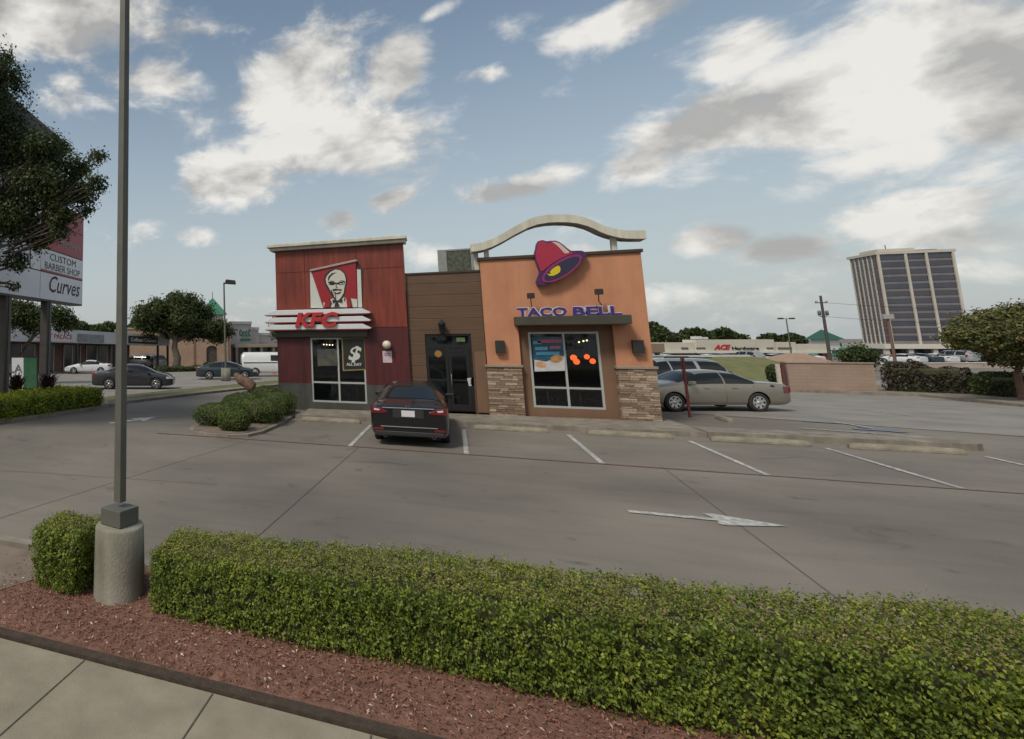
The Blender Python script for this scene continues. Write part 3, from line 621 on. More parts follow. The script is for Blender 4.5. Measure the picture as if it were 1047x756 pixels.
# ---- signs and small things on the restaurant
REDS = mat('sign_red', (.27,.012,.018), .4, var=.04); REDL = mat('letter_red', (.40,.025,.025), .4, var=.04); WHS = mat('sign_white', (.52,.53,.50), .45, var=.04); INK = mat('sign_black', (.015,.014,.013), .5, var=.02)
BLADE = mat('white_aluminium_blade', (.62,.64,.66), .4, metal=.15, var=.04)
s = thing('awning_sign', 'red italic KFC letters on three white horizontal blades over the left window', 'sign')
for py in (0, 7.6, 15.2):
    mb = MB(); (xa, za), (xb, zb) = fx(272.5, 318.2+py, -.38), fx(373.6, 315.2+py, -.38); hh = .145; z0 = (za+zb)/2
    pts = [(KX0-.42-.0, z0-hh), (KX0-.05, z0), (WX1+.02, z0), (WX1+.30, z0-hh)]
    vs = [(x, -.42 if i in (0,3) else -.36, z) for i, (x, z) in enumerate(pts)]
    mb.prism([(pts[0][0],z0-hh),(pts[1][0],z0),(pts[2][0],z0),(pts[3][0],z0-hh),(pts[3][0]-.05,z0-hh-.03),(pts[0][0]+.05,z0-hh-.03)], lambda u, v, d: (u, d, v), -.45, KY-.03)
    mb.build('blade', BLADE, s, .006)
    MB().prism([(pts[0][0]+.12,z0-hh-.062),(pts[3][0]-.12,z0-hh-.062),(pts[3][0]-.06,z0-hh-.033),(pts[0][0]+.06,z0-hh-.033)], lambda u, v, d: (u, d, v), -.43, KY-.03).build('blade_underside_trim', REDL, s)
xa, za = fx(300, 333.5, -.5); xb, zb = fx(344, 318, -.5)
text_obj('letters', 'KFC', .68, REDL, s, ((xa+xb)/2, -.50, za-.02), depthv=.09, offset=.03, shear=.22, sx=1.16, spacing=1.02)
# portrait emblem sign
def pl(pts, y, sc=7.56*1.111, ox=300, oy=255): return [fx(ox+p[0]/sc, oy+p[1]/sc, y) for p in pts]
def flat(name, pts, m, parent, y, th=.012): return MB().prism(pts, lambda u, v, d: (u, d, v), y, y+th).build(name, m, parent)
s = thing('portrait_sign', 'square red sign with white-haired bespectacled man emblem above the white blades', 'sign')
flat('backing', pl([(140,180),(540,90),(598,175),(592,505),(145,505)], -.10), mat('sign_shadow_box', (.05,.02,.02), .6), s, -.10, .03)
flat('side_strip', pl([(545,172),(578,176),(590,500),(552,500)], -.13), WHS, s, -.13, .02)
flat('white_wedge', pl([(142,198),(158,192),(258,505),(148,505)], -.14), WHS, s, -.14, .03)
flat('red_panel', pl([(152,188),(535,108),(548,500),(255,500)], -.17), REDS, s, -.17, .05)
MB().prism(pl([(140,174),(536,86),(545,94),(545,102),(142,190)], -.22), lambda u, v, d: (u, d, v), -.22, -.12).build('top_edge', mat('sign_edge', (.35,.28,.25), .4), s)
fpl = lambda pts, k: pl(pts, -.172-.006*k)
E_ = [('shoulders',[(255,460),(270,455),(330,425),(370,410),(430,410),(480,420),(548,430),(548,498),(262,498)],0,0),
 ('head_outline',[(270,300),(262,255),(275,215),(310,180),(360,163),(410,172),(445,205),(460,250),(462,290),(448,330),(445,375),(428,415),(395,450),(365,450),(335,410),(310,370),(280,325)],1,1),
 ('face',[(283,295),(277,255),(290,225),(318,195),(362,173),(405,182),(436,212),(448,250),(450,288),(438,325),(432,372),(415,405),(388,440),(370,438),(345,398),(320,362),(305,330)],0,2),
 ('hair_line',[(300,235),(330,205),(372,200),(340,215),(315,240),(300,275),(296,260)],1,3),
 ('eyeglasses',[(298,278),(350,282),(372,288),(395,282),(446,274),(448,284),(400,292),(396,302),(378,303),(374,297),(366,297),(350,304),(320,303),(300,290)],1,3),
 ('moustache',[(335,345),(360,338),(385,342),(418,345),(410,358),(385,354),(362,356),(340,362)],1,3),
 ('smile',[(340,366),(368,372),(368,378),(412,362),(402,380),(380,388),(366,384),(352,382)],1,3),
 ('eye',[(318,290),(328,286),(340,289),(338,294),(322,295)],1,3), ('eye',[(402,288),(412,284),(426,287),(422,292),(406,293)],1,3), ('nose',[(366,300),(372,300),(369,322),(382,330),(376,334),(362,328)],1,3), ('brow',[(312,276),(330,270),(348,275),(346,280),(328,276),(314,281)],1,3), ('brow',[(396,273),(414,267),(434,270),(434,275),(414,272),(398,278)],1,3), ('lens_rim',[(300,292),(306,302),(340,304),(352,298),(352,303),(340,309),(304,307)],1,3), ('lens_rim',[(392,297),(398,302),(434,298),(444,288),(444,293),(436,303),(398,307)],1,3), ('cheek_line',[(318,345),(330,352),(338,378),(352,398),(342,396),(326,372)],1,3),
 ('goatee_line',[(358,382),(364,384),(368,430),(360,424)],1,3),
 ('bow_tie',[(335,430),(365,440),(385,440),(420,428),(418,460),(385,452),(362,454),(338,462)],1,4),
 ('tie_ribbon',[(362,456),(380,452),(398,494),(350,494)],1,3),
 ('apron_strap',[(272,440),(300,430),(322,450),(305,498),(262,498)],2,3), ('apron_strap',[(452,412),(482,418),(500,498),(462,498)],2,3),
 ('strap_edge',[(300,430),(312,425),(330,460),(316,498),(305,498),(322,452)],1,4), ('strap_edge',[(482,416),(490,420),(508,498),(498,498)],1,4), ('collar_line',[(440,405),(448,412),(440,450),(434,440)],1,3)]
for nm, pts, mi, k in E_: flat(nm, fpl(pts, k), (mat('emblem_cream', (.50,.49,.43), .5, var=.03), INK, REDS)[mi], s, -.172-.006*k, .005)
# bell emblem
def bl(pts, y): return [fx(515+p[0]/7.56, 240+p[1]/7.56, y) for p in pts]
s = thing('bell_sign', 'large tilted purple and magenta bell emblem on top of the orange tower', 'sign')
PUR = mat('bell_purple', (.06,.012,.09), .4, var=.04); MAG = mat('bell_magenta', (.33,.018,.05), .4, var=.04); MAG2 = mat('bell_rim_magenta', (.22,.02,.11), .4, var=.04); NAVY = mat('bell_inside_navy', (.02,.02,.055), .4); YEL = mat('bell_clapper_yellow', (.60,.45,.01), .4, var=.04); PNK = mat('bell_highlight', (.55,.40,.37), .4, var=.04)
flat('bell_outline', bl([(238,140),(248,105),(252,75),(264,52),(298,42),(332,52),(362,48),(402,47),(432,58),(462,80),(492,106),(522,126),(560,124),(604,124),(635,138),(638,160),(630,182),(598,215),(560,246),(518,272),(470,310),(430,335),(380,366),(350,382),(318,393),(280,392),(258,384),(252,366),(262,335),(276,300),(278,285),(262,245),(242,190)], -.26), PUR, s, -.26, .22)
flat('bell_body', bl([(246,138),(256,108),(258,80),(268,60),(298,48),(328,60),(335,72),(365,54),(400,54),(428,64),(456,86),(486,112),(512,132),(545,148),(500,158),(440,184),(385,216),(330,256),(300,285),(286,278),(268,238),(250,188)], -.28), MAG, s, -.28, .02)
flat('bell_highlight', bl([(372,58),(404,56),(432,68),(462,92),(508,134),(500,144),(472,146),(440,112),(408,80)], -.29), PNK, s, -.29, .01)
def ell(cx, cy, a, b, ang, n=40): c, q = math.cos(math.radians(ang)), math.sin(math.radians(ang)); return [(cx+a*math.cos(t)*c-b*math.sin(t)*q, cy+a*math.cos(t)*q+b*math.sin(t)*c) for t in np.linspace(0, 2*math.pi, n, endpoint=False)]
flat('bell_rim', bl(ell(450,262,178,66,-32), -.30), MAG2, s, -.30, .01)
flat('bell_opening', bl(ell(451,262,158,48,-32), -.31), NAVY, s, -.31, .01)
flat('bell_clapper', bl([(334,302),(352,306),(368,300),(356,290),(372,270),(395,252),(420,240),(434,246),(440,268),(434,290),(412,306),(385,318),(355,320)], -.32), YEL, s, -.32, .01)
s = thing('letter_sign', 'purple TACO BELL channel letters standing on the olive window canopy', 'sign')
for wds, pa, pb in (('TACO',(529,325),(580,325)),('BELL',(586,323),(636,323))):
    x0, z0 = fx(*pa, -.5); x1, _ = fx(*pb, -.5)
    for nm, mm, yy, off in (('letters', mat('letter_purple', (.045,.018,.16), .4, var=.04), -.535, .008), ('letter_returns', mat('letter_white_trim', (.5,.5,.55), .4, var=.03), -.50, .030)):
        me_w = 0; o = text_obj(nm, wds, .36, mm, s, (0,0,0), depthv=.03, offset=off if 0 else off)
        w = max(v.co.x for v in o.data.vertices)-min(v.co.x for v in o.data.vertices); mn = min(v.co.x for v in o.data.vertices); k = (x1-x0)/w
        for v in o.data.vertices: v.co = Vector((x0+(v.co.x-mn)*k, v.co.y+yy, v.co.z+3.215))
def poster(name, label, pxs, y, parts, col0):
    t = thing(name, label, 'poster'); flat('sheet', [fx(*p, y) for p in pxs], col0, t, y, .004); return t
# promo poster in the orange tower window
t = poster('window_poster', 'blue food promotion poster with red heading in the orange tower window', [(543.5,345),(575,344.5),(578,379.5),(546.5,380.5)], .12, None, mat('poster_blue', (.012,.05,.10), .5, c2=(.03,.14,.22), scale=4))
flat('plate', [fx(*p, .114) for p in ((546.5,368),(558,370),(577.3,364),(578,379.2),(546.6,380))], mat('poster_plate', (.45,.42,.42), .5, c2=(.55,.55,.58), scale=6), t, .114, .004)
flat('food', [fx(*p, .108) for p in ell(553,373,6,3,8,16)], mat('poster_food', (.42,.2,.08), .6, c2=(.6,.35,.2), scale=14), t, .108, .004)
flat('food', [fx(*p, .108) for p in ell(569,367,6.5,4,-8,16)], mat('poster_food2', (.35,.13,.06), .6, c2=(.55,.32,.12), scale=14), t, .108, .004)
for k, (xa, xb, yy, cc) in enumerate(((550,574,347.5,(.35,.07,.09)),(545,553,349,(.08,.25,.3)),(547,560,355,(.1,.3,.42)),(562,573,354,(.25,.1,.14)),(548,572,360,(.05,.22,.36)))):
    flat('print_band', [fx(*p, .108) for p in ((xa,yy),(xb,yy-.3),(xb,yy+3),(xa,yy+3.3))], mat('print%d' % k, cc, .5, c2=[q*1.6 for q in cc], scale=30), t, .108, .004)
# '$ all day' poster in the red tower window
t = poster('window_poster', 'black poster with big white dollar sign and yellow border in the red tower window', [(349,345.4),(373.5,345),(375,378.5),(350.5,379.5)], -.045, None, mat('poster_yellow', (.22,.19,.07), .5))
flat('black_field', [fx(*p, -.05) for p in ((350.4,346.6),(372,346.3),(373.4,377.3),(351.8,378.2))], INK, t, -.05, .004)
x, z = fx(361.5, 368, -.056); text_obj('dollar_sign', '$', .66, WHS, t, (x,-.056,z), depthv=.004, offset=.02, shear=.25, sx=1.15)
x, z = fx(362, 374, -.056); text_obj('words', 'ALL DAY', .13, WHS, t, (x,-.056,z), depthv=.004, offset=.004)
t = poster('window_poster', 'dim colourful food poster hanging in the left half of the red tower window', [(324,357),(344.5,357),(345.5,374),(325,374.5)], -.045, None, mat('poster_dim', (.03,.035,.06), .5, c2=(.10,.09,.05), scale=5, detail=8))
t = thing('globe_light', 'round white globe wall light on the maroon wall beside the window', 'light'); x, z = fx(395.5, 352.7, -.2)
MB().lathe([(.145*math.sin(q), z-.145*math.cos(q)) for q in np.linspace(.001,3.14,16)], 24, M=Matrix.Translation((x,-.24,0))).build('globe', mat('opal_glass', (.62,.58,.46), .3, var=.03), t); MB().lathe([(.07,0),(.07,.12),(0,.12)], 14, M=Matrix.Translation((x,-.17,z)) @ Matrix.Rotation(-math.pi/2, 4, 'X')).build('mount', DARKM, t)
t = thing('wall_notice', 'small pale pink notice sheet on the maroon wall below the globe light', 'notice'); flat('sheet', [fx(*p, -.075) for p in ((391,359),(400.5,359),(401,371),(391.6,371))], mat('notice_paper', (.5,.4,.45), .7), t, -.075, .01)
for yy in (361.5, 363.2): flat('print', [fx(*p, -.078) for p in ((393,yy),(399,yy),(399,yy+.8),(393,yy+.8))], mat('notice_ink', (.25,.13,.25), .7), t, -.078, .002)
t = thing('door_notice', 'small white notice stuck inside the glass entrance door', 'notice'); flat('sheet', [fx(*p, .10) for p in ((477.5,387),(484,386),(484.5,394.5),(479.5,395))], mat('door_paper', (.45,.47,.45), .7), t, .10, .003)
flat('print', [fx(*p, .097) for p in ((481,388),(482.2,388),(482.6,393.5),(481.4,393.5))], INK, t, .097, .002)

# ---- wheel stops
def stop_mesh(L=1.8):
    mb = MB(); pr = [(-.09,0),(-.085,.06),(-.05,.125),(.05,.125),(.085,.06),(.09,0)]; n = 14; vs = []
    rg = random.Random(int(L*100))
    for i in range(n+1):
        x = -L/2+L*i/n; e = .8 if i in (0, n) else 1
        vs += [(x, a*e+rg.uniform(-.005,.005), b*e+(rg.uniform(-.006,.006) if b else 0)) for a, b in pr]
    k = len(pr); fs = [(i*k+j, i*k+(j+1)%k, (i+1)*k+(j+1)%k, (i+1)*k+j) for i in range(n) for j in range(k)]
    return mb.add(vs, fs).add(vs[:k], [tuple(range(k))]).add(vs[-k:], [tuple(range(k))])
ws = stop_mesh().build('wheel_stop', CURB2, None, .012); first = True
for x, y, rz, lab in ((-4.62,-2.72,-.02,'concrete wheel stop in the empty stall under the red tower window'),(-2.12,-2.72,.01,'concrete wheel stop in the stall of the dark car, mostly hidden by it'),(.3,-2.78,-.03,'concrete wheel stop in front of the left stone pier'),(3.0,-2.75,.0,'concrete wheel stop below the right side of the orange tower'),(5.55,-2.78,-.02,'long concrete wheel stop just right of the orange tower'),(8.0,-2.85,-.03,'rightmost concrete wheel stop before the end of the kerbed strip')):
    o = ws if first else ws.copy()
    if not first: col.objects.link(o)
    first = False; o.location = (x, y, gz(x,y)); o.rotation_euler = (0,0,rz); tagp(o, lab, 'wheel stop', 'concrete wheel stops')
a, b = G(727,426), G(756,435)
o = stop_mesh(1.25).build('wheel_stop', CURB2, None, .012); o.location = (a+b)/2; o.rotation_euler = (.06,.0,math.atan2(b.y-a.y, b.x-a.x)); tagp(o, 'broken loose wheel stop lying askew behind the kerbed strip', 'wheel stop', 'concrete wheel stops')
a, b = G(681,415), G(699,421)
o = stop_mesh(1.3).build('wheel_stop', CURB2, None, .012); o.location = (a+b)/2; o.rotation_euler = (0,0,math.atan2(b.y-a.y, b.x-a.x)); tagp(o, 'wheel stop under the nose of the champagne sedan', 'wheel stop', 'concrete wheel stops')

# ------------------------------------------------------------------ plants
HEDGE = leafmat('privet_leaf', [(0,(.035,.06,.012)),(.2,(.095,.15,.026)),(.5,(.195,.255,.042)),(.78,(.33,.385,.052)),(.93,(.45,.47,.07)),(1,(.33,.25,.14))], .55, .38)
CORE = mat('hedge_core', (.025,.028,.011), .95, c2=(.07,.07,.03), scale=14, bump=.8)
def noise3(p, f, ph=0.):
    return (np.sin(p[:,0]*f*1.7+ph)*np.sin(p[:,1]*f*2.1+1.3+ph)+np.sin(p[:,2]*f*2.3+p[:,0]*f*.9+2.1*ph)+np.sin(p[:,0]*f*3.7+p[:,1]*f*3.1+ph)*.6)/2.6
def box_hedge(name, label, cat, x0, x1, y0, y1, z0, h, density, size, mt_=None, xd=None, sides=('front','left','right','back'), toptone=-.06, rz=0., group=None):
    t = thing(name, label, cat, (x0,(y0+y1)/2,z0), rz, group); W = (y1-y0)/2; L = x1-x0; mt_ = mt_ or HEDGE
    # clipped, slightly wavy core
    nx, mb = max(4, int(L/.2)), MB(); vs = []; prof = [(-W+.07,.02),(-W+.05,h*.5),(-W+.09,h-.10),(-W+.2,h-.05),(0,h-.045),(W-.2,h-.05),(W-.09,h-.10),(W-.05,h*.5),(W-.07,.02)]
    for i in range(nx+1):
        x = .08+(L-.16)*i/nx
        vs += [(x, a+.02*math.sin(x*4+b*3), b+(.02*math.sin(x*2.3+a*3) if b > .1 else 0)) for a, b in prof]
    k = len(prof); mb.add(vs, [(i*k+j, i*k+j+1, (i+1)*k+j+1, (i+1)*k+j) for i in range(nx) for j in range(k-1)], 0, True); mb.add(vs[:k], [tuple(range(k))]); mb.add(vs[-k:], [tuple(range(k))[::-1]])
    mb.build('branches', CORE, t)
    C, Nn, S, T = [], [], [], []
    def face(area, fn, nrm, tb, sz=1.):
        nr = int(area*density); uv = RNG.random((nr,2)); c = fn(uv); c = c+np.array(nrm)*(noise3(c,2.2)*.045+RNG.normal(0,.020,nr)-.005+(RNG.random(nr) < .025)*RNG.uniform(.02,.085,nr))[:,None]
        ros = 9; cc = np.repeat(c, ros, 0)+RNG.normal(0, size*.62, (nr*ros,3)); 
        base = np.clip(.16+RNG.beta(2,2.8,nr)*.70+noise3(c,3.1,1.)*.12+tb, 0, .95); tt = np.repeat(base, ros)+RNG.normal(0,.07,nr*ros)
        dead = RNG.random(nr*ros) < (.28 if nrm[2] > .5 else .012); tt = np.where(dead, 1., np.clip(tt,0,.95))
        out = np.tile(nrm,(nr*ros,1)).astype(float); out[:,2] += .35
        C.append(cc); Nn.append(out); S.append(RNG.uniform(.65,1.25,nr*ros)*size*sz); T.append(tt)
    face(L*2*W, lambda u: np.stack([u[:,0]*L,(u[:,1]*2-1)*(W-.02),np.full(len(u),h)],1), (0,0,1), toptone, .8)
    if 'front' in sides: face(L*h, lambda u: np.stack([u[:,0]*L,np.full(len(u),-W)-.0*u[:,1],.02+(h-.02)*u[:,1]],1), (0,-1,0), .0)
    if 'back' in sides: face(L*h*.6, lambda u: np.stack([u[:,0]*L,np.full(len(u),W),.02+(h-.02)*u[:,1]],1), (0,1,0), 0)
    if 'left' in sides: face(2*W*h, lambda u: np.stack([np.zeros(len(u)),(u[:,0]*2-1)*W,.02+(h-.02)*u[:,1]],1), (-1,0,0), .03)
    if 'right' in sides: face(2*W*h, lambda u: np.stack([np.full(len(u),L),(u[:,0]*2-1)*W,.02+(h-.02)*u[:,1]],1), (1,0,0), .03)
    C, Nn, S, T = map(np.concatenate, (C,Nn,S,T)); 
    # wispy ragged lower edge: drop leaves near the ground at random
    keep = (C[:,2] > .06) | (RNG.random(len(C)) < .35); leaves('foliage', C[keep], Nn[keep], S[keep], T[keep], mt_, t)
    return t
def round_shrub(name, label, cat, p, r, h, nleaf, size, m, group=None, core=True, ysc=1., flat_=0.):
    t = thing(name, label, cat, p, 0, group)
    if core:
        vs = []; seg, rg = 14, 8; mb = MB()
        mb.lathe([(max(.02, r*.86*math.sin(a)**.8), h*.5-h*.44*math.cos(a)) for a in np.linspace(.25, 3.1, 9)], 16); o = mb.build('branches', CORE, t); 
        for v in o.data.vertices: v.co.y *= ysc
    d = sph(nleaf); d[:,2] = np.abs(d[:,2])*np.where(RNG.random(nleaf) < .62, 1, -1)
    sq = np.sign(d)*np.abs(d)**(1-.25*flat_); rr = 1+noise3(d*2,1.6,r*7)*.07
    c = sq*np.array([r, r*ysc, h*.5])*(rr*RNG.uniform(.86,1.04,nleaf))[:,None]; c[:,2] += h*.5; c[:,2] = np.maximum(c[:,2], .03)
    tone = RNG.beta(2,2.4,nleaf)*.85+noise3(c,3.,2.)*.15; tone = np.where(RNG.random(nleaf) < .02, 1, tone)
    leaves('foliage', c, d, RNG.uniform(.7,1.3,nleaf)*size, tone, m, t); return t
hd = box_hedge('boxwood_hedge', 'long clipped privet hedge in red mulch running off to the right', 'hedge', -3.74, 6.9, -16.52, -15.78, .03, .56, 1250, .027, sides=('front','left','back'), toptone=.10, rz=math.radians(.6))
for ch in hd.children:
    n_ = len(ch.data.vertices); co = np.empty(n_*3, dtype=np.float32); ch.data.vertices.foreach_get('co', co); co = co.reshape(-1,3)
    co[:,2] *= 1+.036*co[:,0]; co[:,1] *= 1+.045*co[:,0]; ch.data.vertices.foreach_set('co', co.ravel()); ch.data.update()
t = box_hedge('boxwood_shrub', 'small boxy green shrub left of the concrete pole base', 'shrub', -5.12, -4.56, -16.53, -15.98, .03, .62, 1250, .029, sides=('front','left','right','back'), toptone=.0)
for ch in t.children:                                   # narrower at the foot, rounded shoulders
    for v in ch.data.vertices: q = v.co.z/.62; f = .78+.30*min(q,.7)-.25*max(0,q-.75); v.co.x = .28+(v.co.x-.28)*f; v.co.y *= f
ISLL = leafmat('island_shrub_leaf', [(0,(.025,.04,.010)),(.4,(.08,.125,.025)),(.75,(.155,.205,.045)),(.95,(.22,.26,.06)),(1,(.2,.15,.08))], .55, .25)
for (x, y, r, h, n, ysc, lab) in ((-7.42,-5.0,.70,.62,7000,1.25,'large mounded shrub at the left end of the island bed'),(-6.62,-6.05,.42,.56,4200,1.,'small round ball shrub at the front of the island bed'),
    (-6.5,-3.9,.66,.70,6500,1.5,'mounded shrub on the right edge of the island bed behind the ball shrub'),(-6.55,-1.9,.62,.78,5000,1.5,'shrub of the island bed nearest the red tower'),(-7.4,-2.6,.74,.76,6500,1.5,'mounded shrub in the middle back of the island bed'),(-7.5,.4,.62,.82,4000,1.5,'farthest shrub of the island bed, beside the corner of the red tower')):
    round_shrub('mounded_shrub', lab, 'shrub', (x,y,gz(x,y)+.05), r, h, n, .045, ISLL, 'shrubs in the kerbed island by the red tower', ysc=ysc, flat_=1.)
YG = leafmat('yellow_green_leaf', [(0,(.06,.09,.01)),(.35,(.16,.22,.018)),(.7,(.30,.36,.03)),(1,(.48,.50,.06))], .5, .3)
t = box_hedge('low_hedge', 'bright yellow-green low hedge in the kerbed bed on the left', 'hedge', 0, 7.0, -1.1, 1.1, 0, .62, 130, .085, YG, toptone=.05)
t.location = (-15.25,-8.6,.0); t.rotation_euler = (0,0,math.radians(85.5))
# dark strap-leaved plants at the feet of the sign posts
TI = leafmat('dark_strap_leaf', [(0,(.012,.008,.008)),(.5,(.03,.016,.018)),(1,(.07,.05,.04))], .5, .1)
def strap_plant(p, h, r, n, label):
    t = thing('strap_leaf_plant', label, 'plant', p, 0, 'dark plants under the pylon sign'); mb = MB(); ton = []
    for i in range(n):
        a = RNG.uniform(0, 6.28); l = RNG.uniform(.45,1)*r; hh = h*RNG.uniform(.3,1); b0 = Vector((RNG.normal(0,.05), RNG.normal(0,.05), h*RNG.uniform(0,.6)))
        dx, dy = math.cos(a), math.sin(a); w = .035
        pts = [b0+Vector((dx*l*q, dy*l*q, (hh-b0.z)*(1.7*q-.9*q*q))) for q in (0,.35,.7,1)]; W = [w*.5,w,w*.8,.004]
        vs = []
        for q, ww in zip(pts, W): vs += [q+Vector((-dy*ww,dx*ww,0)), q-Vector((-dy*ww,dx*ww,0))]
        mb.add(vs, [(0,1,3,2),(2,3,5,4),(4,5,7,6)]); ton += [RNG.random()]*3
    o = mb.build('foliage', TI, t, normals=False); at = o.data.attributes.new('tone','FLOAT','FACE'); at.data.foreach_set('value', ton)
    MB().tube([(0,0,-.1),(0,0,h*.5)], .02, 6).build('stem', BARK, t)
def gat(px, py, D): p = atD(px, py, D); return (p.x, p.y, gz(p.x, p.y)+.1)
strap_plant(gat(17,385,22.6), 1.5, .62, 190, 'dark strap-leaved plant by the left sign post')
strap_plant(gat(49,385,22.8), 1.5, .6, 190, 'dark strap-leaved plant at the foot of the right sign post')

def tree(name, label, cat, base, trunk, clumps, nleaf, size, m, group=None, bark=BARK, seed=0, droop=0., limb=True, fill=.55):
    """trunk: [(x,y,z,r)...] relative; clumps: [(x,y,z,r)...] relative; leaves gathered in sprays inside each clump"""
    rg = np.random.default_rng(seed+5); t = thing(name, label, cat, base, 0, group)
    tr = MB().tube([p[:3] for p in trunk], [p[3] for p in trunk], 9); top = Vector(trunk[-1][:3]); mid = Vector(trunk[-2][:3])
    if limb:
        for i, c in enumerate(clumps):
            c3 = Vector(c[:3]); st = top if i % 2 else mid.lerp(top, .6); r0 = trunk[-1][3]*.5
            tr.tube([st, st.lerp(c3,.4)+Vector((rg.normal(0,.1),rg.normal(0,.1),.12*(c3-st).length)), c3], [r0, r0*.6, r0*.18], 6)
            for _ in range(5):
                e = c3+Vector(rg.normal(0,.5,3))*c[3]; tr.tube([st.lerp(c3,.65), e], [r0*.35, r0*.08], 4)
    tr.build('trunk', bark, t, normals=False)
    C, Nn, T = [], [], []; tot = sum(c[3]**2 for c in clumps)
    for c in clumps:
        k = int(nleaf*c[3]**2/tot); ns = max(6, k//14); d = rg.normal(0,1,(ns,3)); d /= np.linalg.norm(d,axis=1)[:,None]
        rad = rg.uniform(fill,1.,ns)**.8*(1+noise3(d,1.9,c[0]*3+seed)*.22)
        sc = np.array(c[:3])+d*np.array([1,1,.78])*(rad*c[3])[:,None]
        cc = np.repeat(sc,14,0)+rg.normal(0,c[3]*.085+size*.5,(ns*14,3)); cc[:,2] -= droop*np.abs(rg.normal(0,.12,len(cc)))*c[3]
        C.append(cc); Nn.append(np.repeat(d,14,0)+np.array([0,0,.4])); T.append(np.clip(np.repeat(rg.beta(2,2.5,ns),14)+rg.normal(0,.12,ns*14),0,1))
    C, Nn, T = map(np.concatenate,(C,Nn,T)); leaves('crown', C, Nn, rg.uniform(.6,1.3,len(C))*size, T, m, t, jit=.7); return t
OAK = leafmat('oak_leaf', [(0,(.02,.03,.010)),(.5,(.06,.085,.026)),(.85,(.11,.135,.042)),(1,(.15,.155,.06))], .5, .38)
MIDG = leafmat('mid_green_leaf', [(0,(.022,.034,.010)),(.5,(.06,.09,.024)),(.85,(.11,.14,.04)),(1,(.15,.15,.055))], .55, .28)
BRWN = leafmat('autumn_leaf', [(0,(.04,.05,.018)),(.45,(.12,.135,.04)),(.8,(.20,.19,.06)),(1,(.25,.15,.07))], .55, .25)
def clumps_px(lst, D, base, jit=0.): 
    out = []
    for i, (px, py, r) in enumerate(lst):
        p = atD(px, py, D+((i*7919) % 13-6)/6*jit); out.append((p.x-base[0], p.y-base[1], p.z-base[2], r*D/F))
    return out
# live oak overhanging the pylon sign from the left
b = atD(-95, 400, 17.5); b = (b.x, b.y, gz(b.x,b.y)); 
CL = [(-140,90,80),(-60,60,70),(-90,190,90),(-20,110,48),(8,82,22),(12,150,42),(-10,205,45),(45,150,22),(48,190,36),(15,225,36),(78,172,20),(80,198,22),(100,160,10),(98,188,12),(60,222,18),(40,245,15),(18,268,13),(-30,250,35),(66,152,11),(6,60,12),(58,236,11),(14,292,6),(88,216,8),(40,166,25)]
tree('live_oak', 'dark live oak whose boughs hang over the tall pylon sign', 'tree', b, [(0,0,0,.32),(.1,.1,1.6,.27),(.3,.2,3.1,.24),(.6,.3,4.4,.18)], clumps_px(CL, 17.5, b, .9), 100000, .11, OAK, seed=1, fill=.15)
# spreading tree behind the sign
b = atD(13, 384, 41); b = (b.x, b.y, gz(b.x,b.y))
tree('small_tree', 'leaning thin-crowned tree behind the pylon sign posts', 'tree', b, [(0,0,0,.22),(.1,.2,1.5,.19),(.7,.4,2.6,.15),(1.4,.5,3.4,.11)], clumps_px([(-5,322,22),(18,318,16),(40,325,16),(58,322,13),(66,332,9),(30,332,11),(75,328,6)], 41, b, 1.), 14000, .2, MIDG, seed=3, fill=.2)
# the broad oak in front of the brick building
b = G(180,378); b = (b.x, b.y, b.z)
tree('live_oak', 'broad live oak in front of the brick building with the green spire', 'tree', b, [(0,0,0,.55),(.2,0,1.4,.45),(-.3,.2,2.6,.38),(-.2,.3,3.6,.3)], clumps_px([(150,322,14),(162,315,12),(178,318,17),(192,313,15),(205,322,14),(195,335,17),(172,335,14),(153,333,12),(213,338,11),(222,345,8),(232,340,7),(140,330,7),(180,305,7),(186,328,16),(226,333,7)], 74, b, 2.5), 34000, .34, OAK, seed=4, fill=.3)
b = G(287,377); tree('street_tree', 'dark tree peeking out behind the left corner of the red tower', 'tree', (b.x,b.y,b.z), [(0,0,0,.25),(0,0,2,.2),(.1,0,3.2,.16)], clumps_px([(288,338,10),(290,325,9),(292,348,8),(298,332,10)], 62, (b.x,b.y,b.z), 1.), 3000, .3, OAK, seed=5)
# right edge tree
b = G(1046,411); b = (b.x,b.y,b.z)
tree('crape_tree', 'olive and rust-tinted tree at the right edge before the office tower', 'tree', b, [(0,0,0,.12),(.05,.1,1.1,.10),(.2,0,1.9,.085),(.3,0,2.4,.07)], clumps_px([(985,342,14),(1003,332,17),(1022,328,18),(1045,325,18),(1068,330,20),(1000,350,14),(1025,350,18),(1050,350,19),(1020,365,10),(1040,368,10),(972,345,8),(1085,350,22),(1065,368,12),(1010,342,16),(1036,338,18),(978,352,6)], depth(b[0],b[1]), b, 1.2), 30000, .13, BRWN, seed=6, fill=.1, bark=mat('red_bark', (.12,.06,.04), .9, c2=(.2,.12,.09), scale=8))
b = atD(879,385,58); b = (b.x, b.y, gz(b.x,b.y))
tree('round_tree', 'low round green tree behind the pinkish screen wall', 'tree', b, [(0,0,0,.2),(0,0,.8,.18),(0,0,1.5,.15)], clumps_px([(868,364,8),(878,361,9),(888,365,8),(884,370,8),(872,370,8)], depth(b[0],b[1]), b, .8), 5000, .24, MIDG, seed=7, fill=.4)
def shrub_px(name, lab, px, py, w, hpx, n, size, m, cat='shrub', ysc=1.):
    p = G(px, py); D = depth(p.x,p.y); return round_shrub(name, lab, cat, (p.x,p.y,p.z), w*D/F/2, hpx*D/F, n, size, m, ysc=ysc, flat_=1.)
